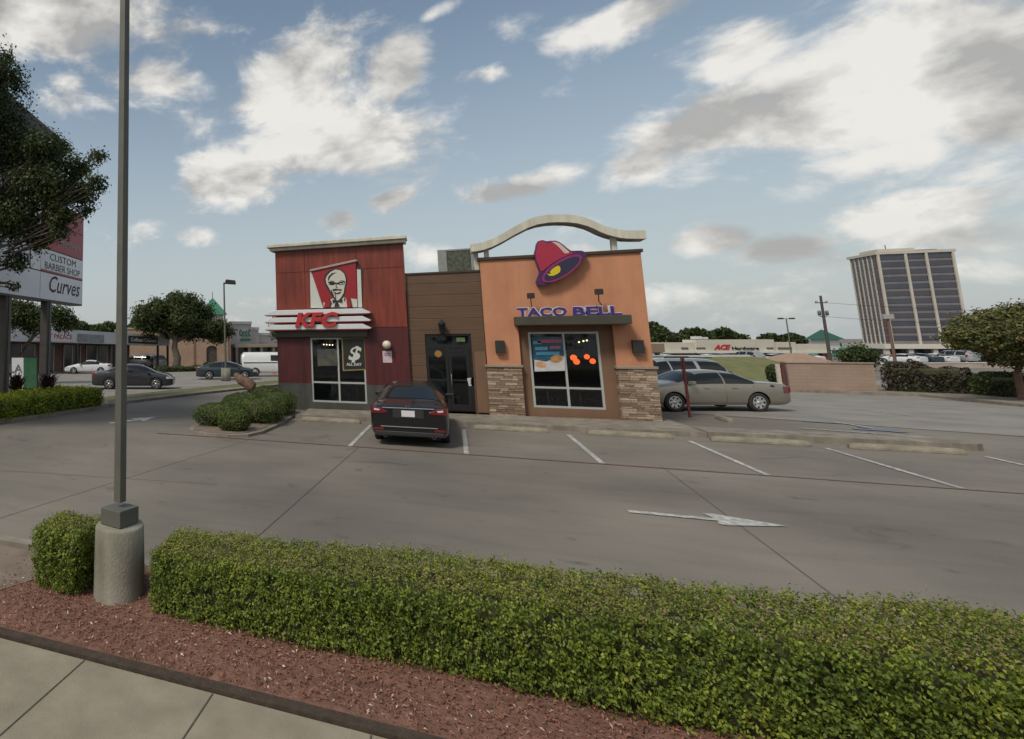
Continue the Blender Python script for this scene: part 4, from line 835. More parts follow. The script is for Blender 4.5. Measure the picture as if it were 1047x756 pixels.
PURB = leafmat('purplish_leaf', [(0,(.022,.022,.015)),(.5,(.06,.056,.036)),(.8,(.10,.075,.062)),(1,(.15,.11,.09))], .6, .1)

def rough_hedge(pa, pb, name, lab, hpx, n, m, size=.12):
    a, b = G(*pa), G(*pb); t = thing(name, lab, 'hedge', a, math.atan2(b.y-a.y, b.x-a.x)); L = (b-a).length; D = depth(a.x,a.y); h = hpx*D/F
    c = RNG.random((n,3))*np.array([L,1.6,1]); env = h*(.86+.14*np.sin(c[:,0]*2.1)*np.sin(c[:,0]*.9+1)+.05*np.sin(c[:,0]*7)); q = np.abs(c[:,1]-.8)/.8
    c[:,2] = np.where(RNG.random(n) < .6, env*np.sqrt(np.clip(1-q**3,0,1))*RNG.uniform(.9,1.03,n), RNG.random(n)*env*(1-.25*q**4))
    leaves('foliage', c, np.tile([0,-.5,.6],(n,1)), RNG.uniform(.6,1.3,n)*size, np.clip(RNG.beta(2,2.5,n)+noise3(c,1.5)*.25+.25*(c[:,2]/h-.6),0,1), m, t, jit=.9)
    mb = MB(); mb.box(.15, L-.15, .2, 1.4, 0, h*.82); mb.build('branches', CORE, t, .1); return t
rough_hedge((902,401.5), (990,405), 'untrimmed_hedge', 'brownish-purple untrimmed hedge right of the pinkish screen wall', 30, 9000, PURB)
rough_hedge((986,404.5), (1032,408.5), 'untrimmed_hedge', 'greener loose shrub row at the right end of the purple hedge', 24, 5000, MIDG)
shrub_px('round_shrub', 'dark green shrub against the left end of the pinkish screen wall', 797, 391, 17, 17, 1800, .14, MIDG)
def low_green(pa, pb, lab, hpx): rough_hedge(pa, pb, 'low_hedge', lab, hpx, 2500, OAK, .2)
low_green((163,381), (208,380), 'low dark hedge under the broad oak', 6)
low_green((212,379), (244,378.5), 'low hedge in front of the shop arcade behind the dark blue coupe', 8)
# far wooded skyline
def treeline(pa, D, seed, m=MIDG):
    rg = np.random.default_rng(seed); C = []; T = []
    for px, py, r in pa:
        p = atD(px, py, D+rg.uniform(-8,8)); k = int(26*r*r/4)+160; d = rg.normal(0,1,(k,3)); d /= np.linalg.norm(d,axis=1)[:,None]; R_ = r*D/F
        C.append(np.array(p)+d*np.array([1,1,.9])*R_*rg.uniform(.6,1.08,(k,1))); T.append(rg.beta(2,2.5,k))
    C = np.concatenate(C); T = np.concatenate(T); o = leaves('far_trees', C, np.tile([0,0,1.],(len(C),1)), np.full(len(C),D*.0055), T, m, jit=1.5); return tagp(o, kind='stuff')
treeline([(668+i*9, 349-(4.5 if 3 < i < 9 else 1.5)-2*math.sin(i*1.7), 8) for i in range(11)]+[(782+i*7, 348-1.5*math.sin(i*2), 6) for i in range(6)]+[(675,340,7),(668,336,7)], 165, 21, OAK)
treeline([(75+i*9, 337-2*math.sin(i*1.9), 7) for i in range(9)]+[(0+i*9, 335, 8) for i in range(4)], 120, 22, MIDG)
treeline([(855+i*14, 356+2*math.sin(i), 6) for i in range(2)], 220, 23, MIDG)

# ------------------------------------------------------------------ foreground pole
pb = Vector((-4.24,-16.27,0))
t = thing('light_pole', 'tall square olive-grey light pole on a round concrete base in the mulch', 'light pole', pb)
CONC = mat('stained_concrete', (.17,.17,.12), .9, c2=(.36,.335,.285), scale=2.6, bump=.35, bscale=45, stretch=(1,1,.55), detail=9, grime=.25)
MB().lathe([(.0,-.2),(.252,-.2),(.252,0),(.248,.30),(.250,.31),(.243,.69),(.234,.715),(0,.72)], 40).build('concrete_base', CONC, t)
sq = MB().box(-.135,.135,-.135,.135,.722,.88).build('base_cover', POLEM, t, .006); sq.rotation_euler = (0,0,math.radians(-14))
def sqtube(name, r0, r1, z0, z1, parent, m, rz):
    vs = [(sx*r, sy*r, z) for r, z in ((r0,z0),(r1,z1)) for sx, sy in ((-1,-1),(1,-1),(1,1),(-1,1))]
    o = MB().add(vs, [(0,1,5,4),(1,2,6,5),(2,3,7,6),(3,0,4,7),(4,5,6,7)]).build(name, m, parent, .006); o.rotation_euler = (0,0,rz); return o
sqtube('shaft', .045, .038, .93, 8.6, t, POLEM, math.radians(-14))
MB().tube([(0,0,8.4),(-.5,0,8.5)], .03, 8).build('arm', POLEM, t); MB().box(-1.1,-.5,-.2,.2,8.42,8.62).build('lamp_head', DARKM, t, .02)
# far lamp on the verge
p = G(231,390); t = thing('light_pole', 'slim parking lot lamp with a box head on the grass verge', 'light pole', p); D = depth(p.x,p.y); zt = atD(229.3,289,D).z-p.z; 
MB().lathe([(0,0),(.36,0),(.34,.95),(.0,.96)], 20).build('concrete_base', CONC, t); MB().tube([(0,0,.9),(-.05,0,zt)], [.09,.06], 8).build('shaft', POLEM, t)
e = c2w(1,0,0); MB().add([(e.x*a+e.y*b, e.y*a-e.x*b, zt+c) for a, b, c in ((0,-.2,-.1),(.85,-.2,-.16),(.85,.2,-.16),(0,.2,-.1),(.1,-.2,.22),(.8,-.2,.14),(.8,.2,.14),(.1,.2,.22))], [(0,3,2,1),(4,5,6,7),(0,1,5,4),(1,2,6,5),(2,3,7,6),(3,0,4,7)]).build('lamp_head', DARKM, t, .03)
# boulder leaning behind the island shrubs
p = G(251,401); t = thing('weathered_log', 'rust-brown weathered log lying aslant behind the island shrubs', 'log', p)
a_, b_ = atD(240,384,depth(p.x,p.y)+.4)-p, atD(259,397,depth(p.x,p.y)-.2)-p
mb = MB(); pts = [a_.lerp(b_, k/6)+Vector((RNG.normal(0,.03),RNG.normal(0,.03),RNG.normal(0,.03))) for k in range(7)]
mb.tube(pts, [.14,.22,.27,.30,.31,.33,.25], 9).build('log', mat('rusty_wood', (.08,.04,.03), .95, c2=(.19,.12,.085), scale=5, bump=.8, bscale=14, detail=8), t)
# red sign post seen edge-on
p = G(705.3,427); t = thing('sign_post', 'thin dark red post with a parking sign seen edge-on by the orange tower', 'sign'); t.location = p
DRED = mat('dark_red_paint', (.10,.012,.016), .5, c2=(.15,.025,.025), scale=8); e = ray(705,400); e.z = 0; e.normalize()
MB().box(-.03,.03,-.03,.03,-.05,1.95).build('post', DRED, t)
mm = Matrix.Rotation(math.atan2(e.y,e.x), 4, 'Z'); MB().box(-.15,.15,-.012,.012,1.42,1.93,0,mm @ Matrix.Translation((0,.0,0)) @ Matrix.Translation((0,.055,0))).build('sign_plate', DRED, t); MB().box(-.14,.14,-.012,.012,1.12,1.38,0,mm @ Matrix.Translation((0,.055,0))).build('lower_plate', DRED, t)

# ------------------------------------------------------------------ vehicles
TYRE = mat('tyre_rubber', (.018,.018,.018), .85, c2=(.03,.03,.03), scale=20); RIM = mat('alloy_rim', (.42,.42,.43), .3, metal=.8, var=.05); RIMD = mat('steel_hubcap', (.5,.5,.5), .4, metal=.5, var=.05)
CARGL = mat('car_glass', (.010,.012,.013), .10, var=.02, spec=.45); REDLENS = mat('red_lens', (.16,.006,.010), .2, coat=.8, var=.05); CLEARL = mat('clear_lens', (.55,.57,.6), .15, coat=.8, var=.08)
TRIMB = mat('black_trim', (.02,.02,.022), .6, var=.03); PLATE = mat('plate_white', (.55,.55,.58), .5, c2=(.62,.62,.66), scale=40)
def paint(name, c, metal=.35, rough=.35): return mat(name, c, rough, metal=metal, var=.04, coat=.7, scale=3)
def smooth_poly(pts, x, win=.10):
    xs = np.array([p[0] for p in pts]); zs = np.array([p[1] for p in pts]); o = np.zeros_like(x)
    for k in np.linspace(-1,1,9): o += np.interp(x+k*win, xs, zs)
    return o/9
class Body:
    def __init__(s, L, W, top, belt, zb=.2, sill=.32, p=4., q=2.3, tum=.13, nose=.55, tail=.35, noseW=.82, tailW=.90):
        s.__dict__.update(locals())
    def zt(s, x): return smooth_poly(s.top, np.clip(x, -s.L/2, s.L/2))
    def zbelt(s, x): return np.minimum(smooth_poly(s.belt, x), s.zt(x)-.05)
    def hw(s, x):
        f = np.clip((x-(s.L/2-s.nose))/s.nose, 0, 1); r = np.clip((-(s.L/2)+s.tail-x)/s.tail, 0, 1)
        return s.W/2*(1-(1-s.noseW)*f**2.6-(1-s.tailW)*r**2.6)*(1-.02*np.abs(x)/(s.L/2))
    def zbot(s, x):
        f = np.clip((np.abs(x)-(s.L/2-.45))/.45, 0, 1); return s.zb+.06*f**2
    def upper(s, x, t):                                  # t 0 at the belt line .. pi/2 on the centre line
        zb, zt, w = s.zbelt(x), s.zt(x), s.hw(x)*.965; k = np.maximum(np.sin(t),0)**(2/s.q); z = zb+(zt-zb)*k
        y = w*np.maximum(np.cos(t),0)**(2/s.p)*(1-s.tum*(z-zb)/.5); return np.array([x+0*z, y, z])
    def t_at(s, x, z):
        zb, zt = s.zbelt(x), s.zt(x); return np.arcsin(np.clip((z-zb)/(zt-zb), 0, 1)**(s.q/2))
    def ring(s, x):
        w, zb, be = float(s.hw(x)), float(s.zbot(x)), float(s.zbelt(x)); zm = min(.56, be-.12)
        pts = [(w*.72, zb), (w*.90, zb+.02), (w*.965, zb+.09), (w*.985, s.sill+.06), (w, zm), (w*.995, zm+.6*(be-zm)), (w*.978, be-.03)]
        for t in np.linspace(0, math.pi/2, 13)[:-1]:
            _, y, z = s.upper(x, t); pts.append((float(y), float(z)))
        pts.append((0, float(s.zt(x)))); left = pts; right = [(-y, z) for y, z in pts[:-1]][::-1]
        return [(y, z) for y, z in left+right]
    def patch(s, x0, x1, ta, tb, off=.006, nx=16, nt=6, side=1, clip=None):
        """grid over the upper surface between parameters; ta, tb functions of x"""
        vs = []; ok = []
        for x in np.linspace(x0, x1, nx):
            a, b = ta(x), tb(x); ok.append(b-a > .03)
            for t in np.linspace(a, max(b, a), nt):
                sg = 1 if t <= math.pi/2 else -1; tt = t if t <= math.pi/2 else math.pi-t
                P = s.upper(x, tt); e = 1e-3; Px = s.upper(x+e, tt)-s.upper(x-e, tt); Pt = s.upper(x, min(tt+e, math.pi/2-1e-4))-s.upper(x, max(tt-e, 1e-4))
                n = np.cross(Px, Pt); n /= np.linalg.norm(n)+1e-12; n = n if n[2]*1+n[1]*.5 > 0 else -n
                Q = P+n*off; vs.append((Q[0], Q[1]*sg*side, Q[2]))
        fs = [(i*nt+j, i*nt+j+1, (i+1)*nt+j+1, (i+1)*nt+j) for i in range(nx-1) if ok[i] and ok[i+1] for j in range(nt-1)]
        return vs, fs
def wheel(parent, x, y, r, w, side, rim=RIM, spokes=5, name='wheel'):
    wh = MB().lathe([(r*.62,-w*.5+.012),(r*.68,-w*.5),(r*.93,-w*.5+.005),(r,-w*.32),(r,w*.32),(r*.93,w*.5-.005),(r*.68,w*.5),(r*.62,w*.5-.012)], 26, M=Matrix.Translation((x,y,r)) @ Matrix.Rotation(math.pi/2*-side, 4, 'X')).build(name, TYRE, parent)
    M = Matrix.Translation((x,y,r)) @ Matrix.Rotation(math.pi/2*-side, 4, 'X'); mb = MB()
    mb.lathe([(r*.63,-w*.4),(r*.66,w*.46),(r*.60,w*.46),(r*.57,w*.30),(r*.52,w*.08),(.0,w*.08)], 26, M=M, mi=1)
    for k in range(spokes):
        an = 2*math.pi*k/spokes; Mk = M @ Matrix.Rotation(an, 4, 'Z')
        wv = .055 if spokes < 8 else .028
        mb.add([Mk @ Vector(v) for v in ((0,-wv,w*.36),(r*.6,-wv*.62,w*.43),(r*.6,wv*.62,w*.43),(0,wv,w*.36),(0,-wv,w*.2),(r*.6,-wv*.62,w*.3),(r*.6,wv*.62,w*.3),(0,wv,w*.2))], [(0,1,2,3),(0,4,5,1),(3,2,6,7),(1,5,6,2)])
    mb.lathe([(.0,w*.45),(r*.2,w*.42),(r*.22,w*.2)], 12, M=M); mb.lathe([(r*.58,w*.47),(r*.665,w*.475),(r*.67,w*.40)], 26, M=M)
    mb.build('rim', [rim, TRIMB], wh); return wh
def car(name, label, cat, B, pm, xf, xr, wr=.33, rim=RIM, spokes=5, side_w=(), ws=None, bl=None, group=None, ww=.21, nst=54, handles=(), mirror=None, wheel_side=(1,-1), cut=True, fend=.05):
    t = thing(name, label, cat, (0,0,0), 0, group); L = B.L
    u = np.linspace(-1,1,nst); xs = L/2*np.sign(u)*(1-(1-np.abs(u))**1.25); xs[0], xs[-1] = -L/2, L/2
    rings = [B.ring(x) for x in xs]; k = len(rings[0]); vs = [(x, y, z) for x, r in zip(xs, rings) for y, z in r]
    fs = [(i*k+j, (i+1)*k+j, (i+1)*k+(j+1)%k, i*k+(j+1)%k) for i in range(nst-1) for j in range(k)]+[tuple(range(k))[::1], tuple(range((nst-1)*k, nst*k))[::-1]]
    mb = MB(); mb.add(vs, fs, 0, True); body = mb.build('body', [pm, TRIMB], t)
    if cut:
        cuts = MB()
        for x in (xf, xr):
            for sd in (1,-1):
                M = Matrix.Translation((x, sd*(B.W/2-.06), wr)) @ Matrix.Rotation(math.pi/2, 4, 'X'); n0 = len(cuts.v)
                R_ = wr+fend; cuts.add([M @ Vector((R_*math.cos(a)*1.0, R_*math.sin(a), h)) for h in (-.22,.22) for a in np.linspace(0,2*math.pi,28,endpoint=False)], [tuple(range(28)), tuple(range(28,56))[::-1]]+[(i,(i+1)%28,28+(i+1)%28,28+i) for i in range(28)], 1)
        co = cuts.build('c', [pm, TRIMB]); md = body.modifiers.new('b','BOOLEAN'); md.object = co; md.operation = 'DIFFERENCE'; md.solver = 'EXACT'
        bpy.context.view_layer.update(); me = bpy.data.meshes.new_from_object(body.evaluated_get(bpy.context.evaluated_depsgraph_get())); body.modifiers.clear(); body.data = me; bpy.data.objects.remove(co)
        for p in me.polygons:
            if len(p.vertices) > 12: p.use_smooth = False
        try: me.set_sharp_from_angle(angle=math.radians(38))
        except Exception: pass
    for x in (xf, xr):
        for sd in (1,-1): wheel(t, x, sd*(B.W/2-ww/2-.012), wr, ww, sd, rim, spokes)
    for (x0, x1, z0, ztop) in side_w:                    # side glass, both sides
        for sd in (1,-1):
            ta = lambda x: float(B.t_at(x, float(B.zbelt(x))+z0)); tb = lambda x: float(B.t_at(x, float(B.zbelt(x))+ztop*(float(B.zt(x))-float(B.zbelt(x)))))
            v, f = B.patch(x0, x1, ta, tb, .007, 18, 6, sd)
            if f: m_ = MB().add(v, f, 0, True).build('side_window', CARGL, t, normals=False)
    for nm, w_ in (('windshield', ws), ('rear_window', bl)):
        if w_:
            x0, x1, te = w_; v, f = B.patch(x0, x1, lambda x: te, lambda x: math.pi-te, .007, 14, 21); MB().add(v, f, 0, True).build(nm, CARGL, t, normals=False)
    for x in handles:
        for sd in (1,-1):
            y = sd*(float(B.hw(x))*.99); MB().box(x-.09, x+.09, min(y,y+sd*.025), max(y,y+sd*.025), float(B.zbelt(x))-.13, float(B.zbelt(x))-.10).build('door_handle', pm, t, .008)
    if mirror:
        x = mirror; z = float(B.zbelt(x))
        for sd in (1,-1):
            y = sd*float(B.hw(x))*.97; MB().box(x-.08, x+.07, min(y,y+sd*.20), max(y,y+sd*.20), z+.02, z+.15).build('mirror', pm, t, .03)
    return t
def on_end(B, x, y0, y1, z0, z1, m, name, parent, d=.02, wrap=0.):
    """lens or plate on the front or rear face; wrap > 0 also follows the flank"""
    sg = 1 if x > 0 else -1; xe = sg*B.L/2
    return MB().box(min(xe, xe+sg*d)-.03, max(xe, xe+sg*d)+0, y0, y1, z0, z1).build(name, m, parent, .012)
def flank_lens(B, x0, x1, z0, z1, m, name, parent, sides=(1,-1), off=.012):
    for sd in sides:
        vs = []; n = 8
        for x in np.linspace(x0, x1, n):
            w = float(B.hw(x))+off
            for z in (z0, z1): vs.append((x, sd*w*(.985 if z > .75 else 1.), z))
            for z in (z1, z0): vs.append((x, sd*(w-.06), z))
        fs = [(i*4+j, (i+1)*4+j, (i+1)*4+(j+1)%4, i*4+(j+1)%4) for i in range(n-1) for j in range(4)]+[(0,1,2,3),(n*4-4,n*4-3,n*4-2,n*4-1)]
        MB().add(vs, fs).build(name, m, parent)
def place(t, px, py, hdg, B, xr, sd, dz=0.):
    """put the near wheel (xr, side sd) on the ground seen at that pixel; hdg = heading in degrees from the camera's right"""
    g = G(px, py); e = c2w(math.cos(math.radians(hdg)), math.sin(math.radians(hdg)), 0); a = math.atan2(e.y, e.x)
    off = Matrix.Rotation(a, 3, 'Z') @ Vector((xr, sd*(B.W/2-.1), 0)); t.location = (g.x-off.x, g.y-off.y, g.z+dz); t.rotation_euler = (0,0,a)
def seams(B, t, xs, m=None):                             # door shut lines
    for x in xs:
        for sd in (1,-1):
            be = float(B.zbelt(x)); w = float(B.hw(x)); MB().tube([(x,sd*w*.984,B.sill+.04),(x,sd*(w+.001),min(.56,be-.12)),(x,sd*w*.979,be-.03)], .006, 4).build('door_gap', TRIMB, t)

# dark sedan parked nose-in at the entrance, seen from behind
SED_BELT = [(-2.5,.90),(0,.93),(.9,.90),(2.5,.80)]
BA = Body(4.88, 1.85, [(-2.44,.90),(-2.34,1.0),(-1.85,1.07),(-1.72,1.11),(-.95,1.40),(-.3,1.47),(.35,1.45),(.75,1.31),(1.35,1.03),(1.9,.90),(2.3,.76),(2.44,.60)], [(-2.5,.93),(0,.94),(1.2,.90),(2.5,.78)], tailW=.93, tail=.22)
MP = paint('dark_metallic', (.010,.010,.012), .25, .25)
t = car('parked_sedan', 'shiny near-black sedan parked nose-in before the entrance, seen from behind', 'car', BA, MP, 1.42, -1.36, .33, side_w=((-1.35,-.35,.03,.80),(-.27,.95,.03,.80)), ws=(.58,1.32,.62), bl=(-1.70,-.92,.60), handles=(-.55,.45), mirror=.95)
ACC = t; seams(BA, t, (-.31,.8))
xe = -BA.L/2
flank_lens(BA, xe+.01, xe+.30, .80, .97, REDLENS, 'tail_light', t)
for sd in (1,-1):
    a, b = sorted((sd*.44, sd*.845)); MB().prism([(sd*.47,.85),(sd*.54,.81),(sd*.855,.80),(sd*.86,.955),(sd*.68,.94)], lambda u, v, d: (d, u, v), xe-.022, xe+.04).build('tail_light', REDLENS, t, .01)
    MB().prism([(sd*.66,.90),(sd*.68,.865),(sd*.80,.875),(sd*.80,.92)], lambda u, v, d: (d, u, v), xe-.030, xe-.02).build('reverse_light', CLEARL, t, .004)
    MB().box(xe-.022, xe+.02, sd*.70-.12, sd*.70+.12, .40, .445).build('reflector', REDLENS, t, .006)
    MB().lathe([(.035,0),(.042,0),(.042,.14),(.035,.14)], 12, M=Matrix.Translation((xe-.01, sd*.56, .27)) @ Matrix.Rotation(math.pi/2, 4, 'Y')).build('exhaust', CHROME, t)
MB().box(xe-.03, xe+.01, -.60, .60, .925, .952).build('chrome_strip', CHROME, t, .008)
MB().box(xe-.026, xe+.01, -.66, .66, .475, .497).build('bumper_strip', CHROME, t, .006)
MB().box(xe-.012, xe+.03, -.36, .36, .70, .90).build('plate_recess', TRIMB, t, .01)
pt = MB().box(xe-.024, xe-.013, -.155, .155, .735, .885).build('license_plate', PLATE, t, .004)
MB().box(xe-.014, xe+.03, -.80, .80, .27, .38).build('lower_valance', TRIMB, t, .02)
MB().prism([(-.055,.965),(-.03,.965),(-.022,.99),(.022,.99),(.03,.965),(.055,.965),(.045,1.03),(.024,1.03),(.018,1.005),(-.018,1.005),(-.024,1.03),(-.045,1.03)], lambda u, v, d: (d, u, v), xe-.02, xe+.06).build('boot_emblem', CHROME, t)
t.scale = (.96,.96,.96); t.location = (-2.11, -4.18, gz(-2.1,-4.2)); t.rotation_euler = (0,0,math.radians(90.5))

# champagne sedan at right
BB = Body(4.95, 1.83, [(-2.475,.86),(-2.4,.96),(-2.2,1.01),(-1.55,1.05),(-1.4,1.09),(-.85,1.38),(-.3,1.44),(.3,1.42),(.62,1.34),(1.22,1.04),(1.7,.97),(2.2,.84),(2.475,.64)], [(-2.5,.93),(0,.95),(1.2,.91),(2.5,.80)], zb=.22)
CH = paint('champagne_paint', (.27,.25,.21), .5, .35)
t = car('parked_sedan', 'champagne beige sedan right of the orange tower, facing left', 'car', BB, CH, 1.42, -1.37, .33, RIMD, 7, side_w=((-1.30,-.34,.03,.80),(-.28,.93,.03,.80)), ws=(.50,1.18,.62), bl=(-1.36,-.85,.62), handles=(-.62,.32), mirror=.85)
seams(BB, t, (-.31,.95,-1.25)); flank_lens(BB, -BB.L/2+.01, -BB.L/2+.26, .66, .88, REDLENS, 'tail_light', t); flank_lens(BB, BB.L/2-.42, BB.L/2-.05, .62, .74, CLEARL, 'headlight', t)
for sd in (1,-1):
    MB().box(-BB.L/2-.018, -BB.L/2+.03, sd*.62-.22, sd*.62+.22, .66, .86).build('tail_light', REDLENS, t, .02); MB().box(BB.L/2-.03, BB.L/2+.015, sd*.58-.2, sd*.58+.2, .52, .62).build('headlight', CLEARL, t, .02)
    MB().box(-BB.L/2+.1, BB.L/2-.3, sd*BB.W/2-.008 if sd > 0 else -BB.W/2-.012, sd*BB.W/2+.012 if sd > 0 else -BB.W/2+.008, .55, .60).build('side_moulding', CH, t, .004) if False else None
MB().lathe([(.0,0),(.085,0),(.085,.006),(0,.008)], 16, M=Matrix.Translation((-1.86,BB.W/2-.035,.86)) @ Matrix.Rotation(-math.pi/2, 4, 'X')).build('fuel_cap', TRIMB, t)
MB().box(-BB.L/2-.03, -BB.L/2+.12, -.80, .80, .34, .56).build('rear_bumper', CH, t, .03)
place(t, 776, 421.5, 176, BB, -1.37, 1); SEDB = t

# silver SUV behind it
BS = Body(4.9, 1.92, [(-2.45,1.05),(-2.38,1.35),(-2.05,1.72),(-1.6,1.78),(.1,1.80),(.5,1.74),(1.15,1.20),(1.4,1.12),(2.2,1.03),(2.45,.8)], [(-2.5,1.12),(0,1.12),(2.5,.98)], zb=.3, sill=.42, p=5, tum=.14)
SV = paint('silver_blue_paint', (.36,.38,.38), .4, .35)
t = car('parked_suv', 'pale silver SUV parked behind the champagne sedan', 'suv', BS, SV, 1.45, -1.42, .37, side_w=((-2.22,-1.18,.03,.82),(-1.03,-.02,.03,.82),(.05,1.0,.03,.82)), ws=(.46,1.1,.6), handles=(-.8,.3), mirror=.9)
flank_lens(BS, -BS.L/2+.01, -BS.L/2+.2, .85, 1.25, REDLENS, 'tail_light', t)
for sd in (1,-1): MB().box(-1.9, .1, sd*.62-.02, sd*.62+.02, 1.80, 1.84).build('roof_rail', TRIMB, t, .01)
place(t, 727, 411, 178, BS, -1.42, 1)

# cars in the left lot
BD = Body(4.80, 1.82, [(-2.4,.88),(-2.32,1.02),(-1.7,1.08),(-1.5,1.12),(-.8,1.41),(-.2,1.46),(.4,1.43),(.85,1.27),(1.4,1.02),(2.0,.88),(2.3,.74),(2.4,.58)], [(-2.5,.95),(0,.95),(2.5,.78)], tailW=.86, tail=.4)
DG = paint('charcoal_paint', (.035,.035,.042), .4, .35)
t = car('parked_sedan', 'charcoal sedan facing right, partly behind the foreground light pole', 'car', BD, DG, 1.42, -1.35, .33, side_w=((-1.35,-.34,.03,.80),(-.28,1.0,.03,.80)), ws=(.62,1.36,.62), bl=(-1.48,-.80,.62), handles=(-.55,.42), mirror=1.0)
seams(BD, t, (-.31,.9)); flank_lens(BD, BD.L/2-.38, BD.L/2-.04, .62, .74, CLEARL, 'headlight', t); flank_lens(BD, -BD.L/2+.01, -BD.L/2+.28, .78, .94, REDLENS, 'tail_light', t)
place(t, 111.6, 398.5, -4, BD, -1.35, -1)
BL_ = paint('slate_blue_paint', (.035,.055,.07), .45, .3)
BC = Body(4.75, 1.84, [(-2.37,.86),(-2.3,1.0),(-1.9,1.04),(-.9,1.36),(-.2,1.42),(.3,1.38),(.9,1.18),(1.3,.99),(2.0,.86),(2.25,.74),(2.37,.58)], [(-2.5,.92),(0,.93),(2.5,.76)], tailW=.84, tail=.45)
t = car('parked_sedan', 'slate blue sedan facing right behind the slim lamp pole', 'car', BC, BL_, 1.40, -1.35, .34, side_w=((-1.35,-.34,.03,.80),(-.28,.95,.03,.80)), ws=(.55,1.26,.62), bl=(-1.85,-.90,.62), handles=(-.5,.4), mirror=.95)
seams(BC, t, (-.31,.9)); flank_lens(BC, BC.L/2-.34, BC.L/2-.04, .6, .72, CLEARL, 'headlight', t); flank_lens(BC, -BC.L/2+.01, -BC.L/2+.3, .78, .92, REDLENS, 'tail_light', t)
place(t, 214, 388.5, -3, BC, -1.35, -1)
WP = paint('white_car_paint', (.62,.63,.64), .0, .35)
BW = Body(4.6, 1.78, [(-2.3,.84),(-2.2,.98),(-1.75,1.02),(-.85,1.30),(-.3,1.36),(.15,1.34),(.9,1.04),(1.5,.90),(2.1,.74),(2.3,.56)], [(-2.5,.90),(0,.90),(2.5,.72)], tailW=.84, tail=.4)
t = car('parked_coupe', 'white coupe facing left in front of the strip shops', 'car', BW, WP, 1.35, -1.35, .32, side_w=((-1.2,.75,.03,.78),), ws=(.2,.86,.62), bl=(-1.7,-.85,.62), mirror=.7)
seams(BW, t, (-.55,.85)); flank_lens(BW, BW.L/2-.4, BW.L/2-.05, .58, .68, CLEARL, 'headlight', t); flank_lens(BW, -BW.L/2+.01, -BW.L/2+.25, .76, .9, REDLENS, 'tail_light', t)
place(t, 103, 382.5, 179, BW, -1.35, 1)
BV = Body(5.6, 2.0, [(-2.8,1.7),(-2.75,2.0),(-2.5,2.06),(1.3,2.06),(1.6,1.98),(2.2,1.35),(2.7,1.12),(2.8,.9)], [(-3,1.28),(0,1.28),(2.8,1.05)], zb=.32, sill=.45, p=7, q=3, tum=.07, tailW=.97, tail=.1)
t = car('parked_van', 'white work van with a dark blue stripe beside the red tower', 'van', BV, WP, 1.9, -1.7, .37, RIMD, 7, side_w=((-.35,.85,.06,.70),(1.02,1.75,.06,.75)), ws=(1.55,2.2,.6), mirror=1.85)
for sd in (1,-1):
    MB().box(-2.7, 2.0, min(sd*.985,sd*1.012), max(sd*.985,sd*1.012), 1.18, 1.24).build('side_stripe', mat('navy_stripe', (.02,.035,.09), .4), t)
    MB().box(-2.83, -2.76, sd*.86-.06, sd*.86+.06, .95, 1.35).build('tail_light', REDLENS, t, .01)
    MB().box(-2.835, -2.77, sd*.3-.02, sd*.3+.02, .9, 1.1).build('door_hinge', TRIMB, t, .004)
MB().box(-2.9, -2.72, -.95, .95, .45, .62).build('rear_bumper', GALV, t, .02)
place(t, 261, 385.5, -2, BV, -1.7, -1)
# traffic cone by the van
def cone(px, py, lab):
    g = G(px, py); t = thing('traffic_cone', lab, 'traffic cone', g); O_ = mat('cone_orange', (.55,.09,.03), .6)
    MB().box(-.2,.2,-.2,.2,0,.04).build('base', O_, t, .01); MB().lathe([(.15,.04),(.03,.7),(0,.71)], 16).build('cone', O_, t); MB().lathe([(.105,.26),(.072,.44)], 16, M=Matrix.Translation((0,0,0))).build('reflective_band', WHITEP, t).scale = (1.06,1.06,1)
cone(279.5, 383, 'orange and white traffic cone beside the white van')
# distant cars: copies of the detailed ones
def put(src, px, py, hdg, lab, grp, D=None, z=None):
    g = G(px, py) if D is None else atD(px, py, D)
    e = c2w(math.cos(math.radians(hdg)), math.sin(math.radians(hdg)), 0); zz = gz(g.x, g.y) if z is None else z
    return dup(src, (g.x, g.y, zz), math.atan2(e.y, e.x), lab, grp)
GS = 'small parked cars in the distant lots'
bpy.context.view_layer.update()
W_ = [o for o in bpy.data.objects if o.get('category') == 'car' and 'white coupe' in o.get('label','')][0]; D_ = [o for o in bpy.data.objects if 'charcoal sedan' in o.get('label','')][0]
S_ = [o for o in bpy.data.objects if o.get('category') == 'suv'][0]; C_ = [o for o in bpy.data.objects if 'slate blue' in o.get('label','')][0]
put(S_, 140, 376.6, 160, 'silver SUV parked at the end of the strip shop canopy', GS)
put(S_, 161, 376.4, 100, 'pale SUV parked just left of the broad oak trunk', GS)
for px, src, hdg, lab in ((722,W_,100,'white car roof just over the grass bank, left of the long shop sign'),(737,C_,95,'slate car roof over the grass bank below the red shop letters'),(762,S_,92,'pale SUV roof over the grass bank under the middle of the shops'),(790,W_,88,'white car over the right part of the grass bank'),(799,D_,92,'dark car over the right part of the grass bank'),(811,C_,92,'slate blue car just left of the double-headed lamp'),(823,W_,94,'white car just left of the pinkish wall end'),(680,W_,95,'white car seen over the silver SUV')):
    put(src, px, 370, hdg, lab, GS, D=92)
for px, src, hdg, lab in ((922,W_,100,'white car in the office lot left of the double fins'),(938,C_,95,'slate car in the office lot under the podium'),(955,W_,92,'white car in the office lot behind the purple hedge'),(974,S_,88,'pale SUV in the office lot behind the rust-tinted tree'),(993,D_,92,'dark car in the office lot behind the rust-tinted tree')):
    put(src, px, 370, hdg, lab, GS, D=84)

